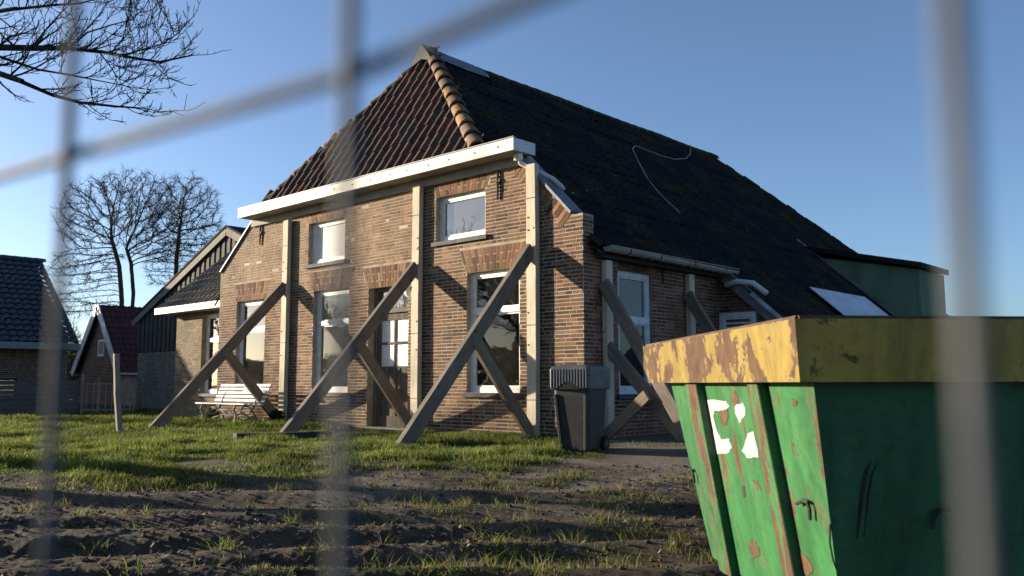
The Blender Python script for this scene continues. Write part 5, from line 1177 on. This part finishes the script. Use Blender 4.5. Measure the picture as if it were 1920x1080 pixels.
# old tree whose limbs reach over from the left, trunk outside the picture
def near_tree():
    b = UV(-9.6, 11.2); z = float(gbase(b[0:1], b[1:2])[0]); E_ = empty('old_roadside_tree', (b[0], b[1], z), 'near bare tree reaching twiggy limbs out above the black-roofed house', 'tree')
    g = Grow(5, kids=(5, 5, 5, 4, 3), rmin=0.005, up=0.05, wig=0.15, ratio=0.6)
    top = A3(b[0], b[1], z-.2); 
    pts = [top, A3(b[0]+.1, b[1], 2.0), A3(b[0]+.05, b[1]+.1, 4.2), A3(b[0]+.3, b[1]+.1, 7.0)]; rr = [.27, .23, .2, .16]
    for i in range(3): g.big.append((pts[i], pts[i+1], rr[i], rr[i+1]))
    g.branch(pts[3], A3(0.1, 0, 1), 3.2, .15, 1)
    t2 = Grow(9, kids=(5, 4, 4, 3), rmin=0.0042, up=0.10, wig=0.17, ratio=0.52, spread=(0.35, 0.85), first=0.1, maxlev=5)
    # limbs drawn along sight lines at their own distances, then twigged
    limbs = [([(-420, 150), (-200, 105), (-40, 88), (60, 90), (130, 90), (185, 96), (232, 105), (300, 116), (358, 104)], 10.2, .050),
             ([(-420, 150), (-180, 125), (-30, 128), (40, 152), (100, 178), (150, 192), (215, 199), (272, 203)], 9.7, .045),
             ([(232, 105), (262, 94), (300, 84), (335, 62), (352, 40)], 10.1, .014), 
             ([(-200, 60), (-60, 30), (30, 16), (90, 10), (150, 6), (200, -8)], 10.8, .036), ([(130, 90), (165, 60), (210, 46), (250, 36), (272, 12)], 10.4, .016),
             ([(60, 90), (90, 52), (118, 20), (126, -20)], 10.3, .018), ([(-40, 88), (10, 110), (70, 130), (130, 140), (190, 152), (262, 166)], 9.9, .022),
             ([(185, 96), (205, 122), (222, 148), (225, 150)], 10.0, .010)]
    for pl, dep, r in limbs:
        P = [atD(px, py, dep+0.25*sin(i*1.7)) for i, (px, py) in enumerate(pl)]; n = len(P)
        for i in range(n-1):
            t = i/(n-1); ra, rb = max(r*(1-.8*t), .006), max(r*(1-.8*(i+1)/(n-1)), .005)
            (t2.big if ra > .03 else t2.small).append((P[i], P[i+1], ra, rb)); d = P[i+1]-P[i]; L = np.linalg.norm(d); d /= L
            if pl[i+1][0] < -60: continue
            for k in range(3):
                ax = t2.r.normal(0, 1, 3); ax -= d*(ax@d); ax -= R2*(ax@R2)*.6; ax[2] = abs(ax[2])*.9 if ax[2] > -.6 else ax[2]*.4; ax /= np.linalg.norm(ax); a = t2.r.uniform(.45, .9)
                t2.branch(P[i]+(P[i+1]-P[i])*t2.r.random(), d*cos(a)+ax*sin(a), t2.r.uniform(.32, .70)*(1-.35*t), max(rb*.5, .006), 3)
        d = (P[-1]-P[-2])/np.linalg.norm(P[-1]-P[-2]); t2.branch(P[-1], d, .45, .006, 4)
    segs_mesh('trunk', g.big, 10, 'bark', E_)
    st = pts[2]
    t2.big += [(A3(b[0]+.05, b[1]+.1, 4.0), atD(-420, 150, 10.2), .08, .055)]
    segs_mesh('limb', t2.big, 7, 'bark', E_); segs_mesh('crown', g.small+t2.small, 3, 'twig', E_)
near_tree()
# more trees along the lane to the left: outside the picture, they throw its shadows and stand in the window panes
def copy_tree(o, loc, rz, label):
    c = o.copy(); COL.objects.link(c); c.location = loc; c.rotation_euler.z = rz; c['label'] = label
    for ch in list(o.children): d = ch.copy(); COL.objects.link(d); d.parent = c
    return c
LANE = []
tb = UV(-11.2, 10.55)
for k, (x, y, h_, r_, tf) in enumerate(((tb[0], tb[1], 12, .22, .5), (-38.5, -13.2, 14, .26, .36), (-20, -27.5, 12, .25, .36), (-13, -25, 13, .26, .36))):
    LANE.append(bare_tree(x, y, h_, 'bare tree standing along the lane beside the yard', 200+k*7, group='bare trees along the lane beside the yard', r=r_, trunk_frac=tf, kids=(5, 4, 4, 3, 2) if k == 1 else (5, 5, 4, 4, 2), ratio=.62, rmin=.012, maxlev=4))
for k, (x, y) in enumerate(((-31, -31), (-38, -34), (-43, -31), (-25, -33), (-33, -38), (-50, -35), (-15, -31), (-56, -38), (-26, -29))):
    copy_tree(LANE[2+k % 2], (x, y, -.2), k*1.9, 'bare tree standing along the lane beside the yard').scale = (1.5,)*3 if k in (0, 1, 8, 3) else (1.1,)*3
def hedge():  # unseen hedge, added to darken the reflections in the lower panes
    rng = np.random.default_rng(14); P0, P1 = A3(-52, -24, 0), A3(-8, -37, 0); L_ = np.linalg.norm(P1-P0); n = 26000; t = rng.random(n)
    P = P0+(P1-P0)*t[:, None]; nn = A3(-(P1-P0)[1], (P1-P0)[0], 0)/L_; top = 2.4+1.2*fbm(t*40, t*0+3., 3, 6)
    P = P+nn*(rng.normal(0, .5, n))[:, None]; P[:, 2] = -.2+top*rng.random(n)**.7; u = rng.normal(0, 1, (n, 3)); u /= np.linalg.norm(u, axis=1)[:, None]; w = np.cross(u, rng.normal(0, 1, (n, 3))); w /= np.linalg.norm(w, axis=1)[:, None]; s_ = .16*(.6+.8*rng.random(n))[:, None]
    V = np.stack([P-u*s_, P+w*s_*.5, P+u*s_, P-w*s_*.5], 1).reshape(-1, 3); c = np.array([(.035, .04, .018), (.05, .052, .022), (.07, .06, .03)])[rng.integers(3, size=n)]*(.7+.6*rng.random(n))[:, None]
    tag(fast_mesh('reflection_hedge', V, np.arange(4*n).reshape(-1, 4), 'grass', np.repeat(c, 4, 0), None, 'stuff'), 'rough leafy hedge added out of view for the window panes to reflect', 'hedge')
hedge()
# leafy evergreen shrub in the gap, catching the sun
def shrub(cen, rx, rz, n, label, name='leafy_shrub', cols=((0.16, 0.15, 0.03), (0.10, 0.12, 0.03), (0.22, 0.20, 0.05)), size=.09, seed=0):
    E_ = empty(name, cen, label, 'shrub'); rng = np.random.default_rng(seed)
    g = Grow(seed+3, kids=(5, 4, 3), rmin=.006, maxlev=2, up=.15); g.branch(A3(*cen), A3(0, 0, 1), rz*.9, .03, 0); segs_mesh('stem', g.big+g.small, 4, 'twig', E_)
    d = rng.normal(0, 1, (n, 3)); d /= np.linalg.norm(d, axis=1)[:, None]; rad = rng.random(n)**.4*(0.7+.5*fbm(d[:, 0]*3+9, d[:, 2]*3+d[:, 1]*2+9, 3, seed))
    P = A3(*cen)+A3(0, 0, rz)+d*rad[:, None]*A3(rx, rx, rz); u = rng.normal(0, 1, (n, 3)); u /= np.linalg.norm(u, axis=1)[:, None]; w = np.cross(u, rng.normal(0, 1, (n, 3))); w /= np.linalg.norm(w, axis=1)[:, None]
    s_ = size*(.6+.8*rng.random(n))[:, None]; V = np.stack([P-u*s_, P+w*s_*.45, P+u*s_, P-w*s_*.45], 1).reshape(-1, 3); F = np.arange(4*n).reshape(-1, 4)
    c = np.array(cols)[rng.integers(len(cols), size=n)]*(.7+.6*rng.random(n))[:, None]; fast_mesh('foliage', V, F, 'grass', np.repeat(c, 4, 0), E_, 'stuff')
for k_, (x_, y_) in enumerate(((-42.5, 2.2), (-47, 0.2))):  # out of view, added to keep the sun off the shed wall
    shrub((x_, y_, -.3), 2.6, 3.3, 9000, ['unseen evergreen bush added to shade the red-roofed shed', 'second unseen evergreen bush added to shade the red-roofed shed'][k_], 'shade_bush', ((0.03, 0.05, 0.02), (0.045, 0.065, 0.025)), .2, 60+k_)
sp = UV((135-960)/FPX*46, 46); shrub((sp[0], sp[1], -.2), 1.3, 1.6, 5000, 'sunlit yellow-green shrub in the gap between house and shed', size=.11, seed=4)
for k, (x, y, r_, lab) in enumerate(((-10.05, -.45, .16, 'small dark leafy plant at the left foot of the white bench'), (-7.75, -.30, .16, 'small dark leafy plant between the bench and the shore post'), (0.25, -.15, .10, 'low green weed at the brick corner behind the bin'))):
    shrub((x, y, gzs(x, y)-.02), r_, .16, 260, lab, 'weed', ((0.035, 0.05, 0.015), (0.05, 0.06, 0.02)), .045, 20+k)

# ------------------------------------------------------------------ grass, litter, clods
def blades(x, y, h, w, rng, cols, bend=0.5, tall=1.0):
    n = len(x); z = gz(x, y)-0.01; a = rng.random(n)*2*pi; dx, dy = np.cos(a), np.sin(a); b = rng.random(n)*2*pi; lx, ly = np.cos(b), np.sin(b)
    k = bend*h*(0.3+rng.random(n)); m1 = 0.55
    base = np.stack([x, y, z], 1); W_ = np.stack([dx, dy, np.zeros(n)], 1)*(w/2)[:, None]; Lv = np.stack([lx, ly, np.zeros(n)], 1)
    mid = base+Lv*(k*0.3)[:, None]+A3(0, 0, 1)*(h*m1)[:, None]; tip = base+Lv*k[:, None]+A3(0, 0, 1)*h[:, None]
    V = np.stack([base-W_, base+W_, mid+W_*.75, mid-W_*.75, tip], 1).reshape(-1, 3); i = np.arange(n)[:, None]*5
    F = np.concatenate([i+np.array([[0, 1, 2]]), i+np.array([[0, 2, 3]]), i+np.array([[3, 2, 4]])])
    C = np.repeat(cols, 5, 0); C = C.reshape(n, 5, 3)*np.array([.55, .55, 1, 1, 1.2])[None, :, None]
    return V, F, C.reshape(-1, 3)
def grass():
    rng = np.random.default_rng(77); Vs, Fs, Cs = [], [], []; base = 0
    G1, G2, G3, G4 = A3(.066, .108, .014), A3(.108, .150, .021), A3(.17, .175, .04), A3(.24, .19, .085)
    def emit(u, v, dens_k, hmin, hmax, w, lawn_only=None, strawp=.12):
        nonlocal base
        P = CAM[None, :2]+RH[None, :2]*u[:, None]+FH[None, :2]*v[:, None]; x, y = P[:, 0], P[:, 1]; d, lawn = density(x, y)
        ok = rng.random(len(x)) < d*dens_k
        ok &= ~((y > -0.02) & (x > -WD) & (x < 2.3)) & ~((y > .98) & (x > -15) & (x < -10)) & ~((y > 3.9) & (x < -10)) 
        ok &= ~((np.abs(x-7.3) < 1.6) & (np.abs(y+5.7) < 1.6))
        x, y, lawn, d = x[ok], y[ok], lawn[ok], d[ok]; n = len(x)
        if n == 0: return
        cl = fbm(x*2.2, y*2.2, 3, 91); hh = (hmin+(hmax-hmin)*sm((cl-.25)*2)*rng.random(n)**.7)*(.45+.55*lawn)
        t = rng.random(n)[:, None]; c = np.where(t < .45, G1, np.where(t < .85, G2, G3)); st = rng.random(n) < strawp+.25*(1-lawn)*.8; c = np.where(st[:, None], G4*(.6+.7*rng.random(n))[:, None], c)
        c = c*(.75+.5*rng.random(n))[:, None]*(.25+1.5*fbm(x*1.1+5, y*1.1, 3, 17))[:, None]
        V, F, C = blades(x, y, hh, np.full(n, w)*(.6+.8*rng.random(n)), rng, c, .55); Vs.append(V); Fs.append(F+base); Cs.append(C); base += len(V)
    def area(u0, u1, v0, v1, per_m2):
        n = int((u1-u0)*(v1-v0)*per_m2); return rng.uniform(u0, u1, n), rng.uniform(v0, v1, n)
    emit(*area(-9, 3.2, 8.0, 15, 2600), 1.0, .03, .145, .009, strawp=.07)
    emit(*area(-17, -3, 15, 22, 700), 1.0, .06, .18, .016, strawp=.08); emit(*area(-28, -8, 22, 33, 220), 1.0, .06, .18, .025)
    emit(*area(-5, 2.6, 3.9, 9.0, 3000), .85, .03, .12, .0055, strawp=.25)
    # separate tufts with longer blades on the churned ground
    n = 260; tu, tv = rng.uniform(-4.5, 2.3, n), 4.2+4.6*rng.random(n); keep = rng.random(n) < np.where(tu > -1.7, .8, .22); tu, tv = tu[keep], tv[keep]
    k = 34; u = np.repeat(tu, k)+rng.normal(0, .05, len(tu)*k); v = np.repeat(tv, k)+rng.normal(0, .05, len(tu)*k)
    P = CAM[None, :2]+RH[None, :2]*u[:, None]+FH[None, :2]*v[:, None]; x, y = P[:, 0], P[:, 1]; ok = ~((np.abs(x-7.3) < 1.6) & (np.abs(y+5.7) < 1.6)); x, y = x[ok], y[ok]; n = len(x)
    t = rng.random(n)[:, None]; c = np.where(t < .4, G2, np.where(t < .7, G3, G4))*(.7+.6*rng.random(n))[:, None]
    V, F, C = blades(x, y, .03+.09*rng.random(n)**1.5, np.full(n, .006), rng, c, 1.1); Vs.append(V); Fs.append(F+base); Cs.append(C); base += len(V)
    o = fast_mesh('grass', np.concatenate(Vs), np.concatenate(Fs), 'grass', np.concatenate(Cs), None, 'stuff'); tag(o, 'sunlit rough grass and tufts growing over the muddy yard', 'grass')
grass()
def litter():
    rng = np.random.default_rng(8); n = 9000; u, v = rng.uniform(-5.5, 2.6, n), 4.1+5.2*rng.random(n)**.9
    P = CAM[None, :2]+RH[None, :2]*u[:, None]+FH[None, :2]*v[:, None]; x, y = P[:, 0], P[:, 1]; keep = (rng.random(n) < .15+.85*sm((fbm(x*.8, y*.8, 3, 61)-.42)*5)) & ~((np.abs(x-7.3) < 1.6) & (np.abs(y+5.7) < 1.6)); x, y = x[keep], y[keep]; n = len(x)
    z = gz(x, y)+.006; a = rng.random(n)*2*pi; s_ = .008+.014*rng.random(n); t = np.stack([np.cos(a), np.sin(a), rng.normal(0, .35, n)], 1); b = np.stack([-np.sin(a), np.cos(a), rng.normal(0, .35, n)], 1); c = np.stack([x, y, z], 1)
    V = np.stack([c-t*s_[:, None], c+b*(s_*.55)[:, None]+A3(0, 0, .006), c+t*s_[:, None]+A3(0, 0, .008), c-b*(s_*.55)[:, None]], 1).reshape(-1, 3)
    pal = np.array([(.13, .08, .045), (.09, .055, .034), (.18, .125, .075), (.21, .16, .105), (.06, .042, .03)]); C = pal[rng.integers(5, size=n)]*(.7+.6*rng.random(n))[:, None]
    o = fast_mesh('leaf_litter', V, np.arange(4*n).reshape(-1, 4), 'leaf_litter', np.repeat(C, 4, 0), None, 'stuff'); tag(o, 'scattered dead brown leaves on the churned mud', 'leaves')
    # clods: squashed lumpy octahedra
    n = 2600; u, v = rng.uniform(-5.5, 2.6, n), 4.1+5.4*rng.random(n)**1.2; P = CAM[None, :2]+RH[None, :2]*u[:, None]+FH[None, :2]*v[:, None]; x, y = P[:, 0], P[:, 1]
    ok = ~((np.abs(x-7.3) < 1.6) & (np.abs(y+5.7) < 1.6)); x, y = x[ok], y[ok]; n = len(x); d, lawn = density(x, y); s_ = (.006+.022*rng.random(n)**3)*(1-.7*lawn); z = gz(x, y)+s_*.2
    o8 = np.array([(1, 0, 0), (.3, .95, .1), (-.8, .6, 0), (-.8, -.6, .1), (.3, -.95, 0), (0.1, 0, .75), (0, 0, -.7)]); V = o8[None]*(.7+.6*rng.random((n, 7, 1)))*s_[:, None, None]; a = rng.random(n)*2*pi; ca, sa = np.cos(a)[:, None], np.sin(a)[:, None]
    V = np.stack([V[..., 0]*ca-V[..., 1]*sa, V[..., 0]*sa+V[..., 1]*ca, V[..., 2]], -1)+np.stack([x, y, z], 1)[:, None]
    f = np.array([(i, (i+1) % 5, 5) for i in range(5)]+[((i+1) % 5, i, 6) for i in range(5)]); F = (np.arange(n)[:, None, None]*7+f[None]).reshape(-1, 3)
    o = fast_mesh('mud_clods', V.reshape(-1, 3), F, 'clod', None, None, 'stuff'); tag(o, 'small crumbled clods of earth along the wheel ruts', 'earth')
litter()

# ------------------------------------------------------------------ site fence: the camera looks through its mesh
def site_fence():
    sp_ = 0.206; zg = -0.2
    def K(k, z): return UV((-0.520+0.380*k)*sp_, (1-0.271*k)*sp_, z)
    k0, k1 = -7.5, 25.5; c = K((k0+k1)/2, zg); E_ = empty('site_fence', c, 'galvanised wire mesh site fence panel close in front of the whole scene', 'fence')
    for k in range(-7, 26):
        p = MB(); p.tube([K(k, -.05), K(k, 1.85)], 0.0016, 8); p.build('vertical_wire', 'galvanised', E_, smooth=True)
    dn = K(1, 0)-K(0, 0); dn = A3(dn[1], -dn[0], 0); dn /= np.linalg.norm(dn)
    if dn@(K(0, .8)-CAM) < 0: dn = -dn
    for j in range(-2, 4):
        z = 0.856+j*.30; p = MB(); p.tube([K(k, z+.010*min(max(k-1.0, 0), 2.0))+dn*.0026 for k in np.linspace(k0, k1, 67)], 0.0016, 8); p.build('horizontal_wire', 'galvanised', E_, smooth=True)
    for k in (k0, k1):
        p = MB(); p.tube([K(k, zg-.02), K(k, 1.87)], .02, 12); p.build('upright', 'galvanised', E_, smooth=True)
        p = MB(); d_ = (K(1, 0)-K(0, 0)); d_ /= np.linalg.norm(d_); q = K(k, zg+.06); p.beam(q-dn*.3, q+dn*.3, .22, .13, ch=.02); p.build('foot_block', 'concrete', E_)
    for z in (-.05, 1.85):
        p = MB(); p.tube([K(k0, z), K(k1, z)], .019, 12); p.build('rail', 'galvanised', E_, smooth=True)
site_fence()
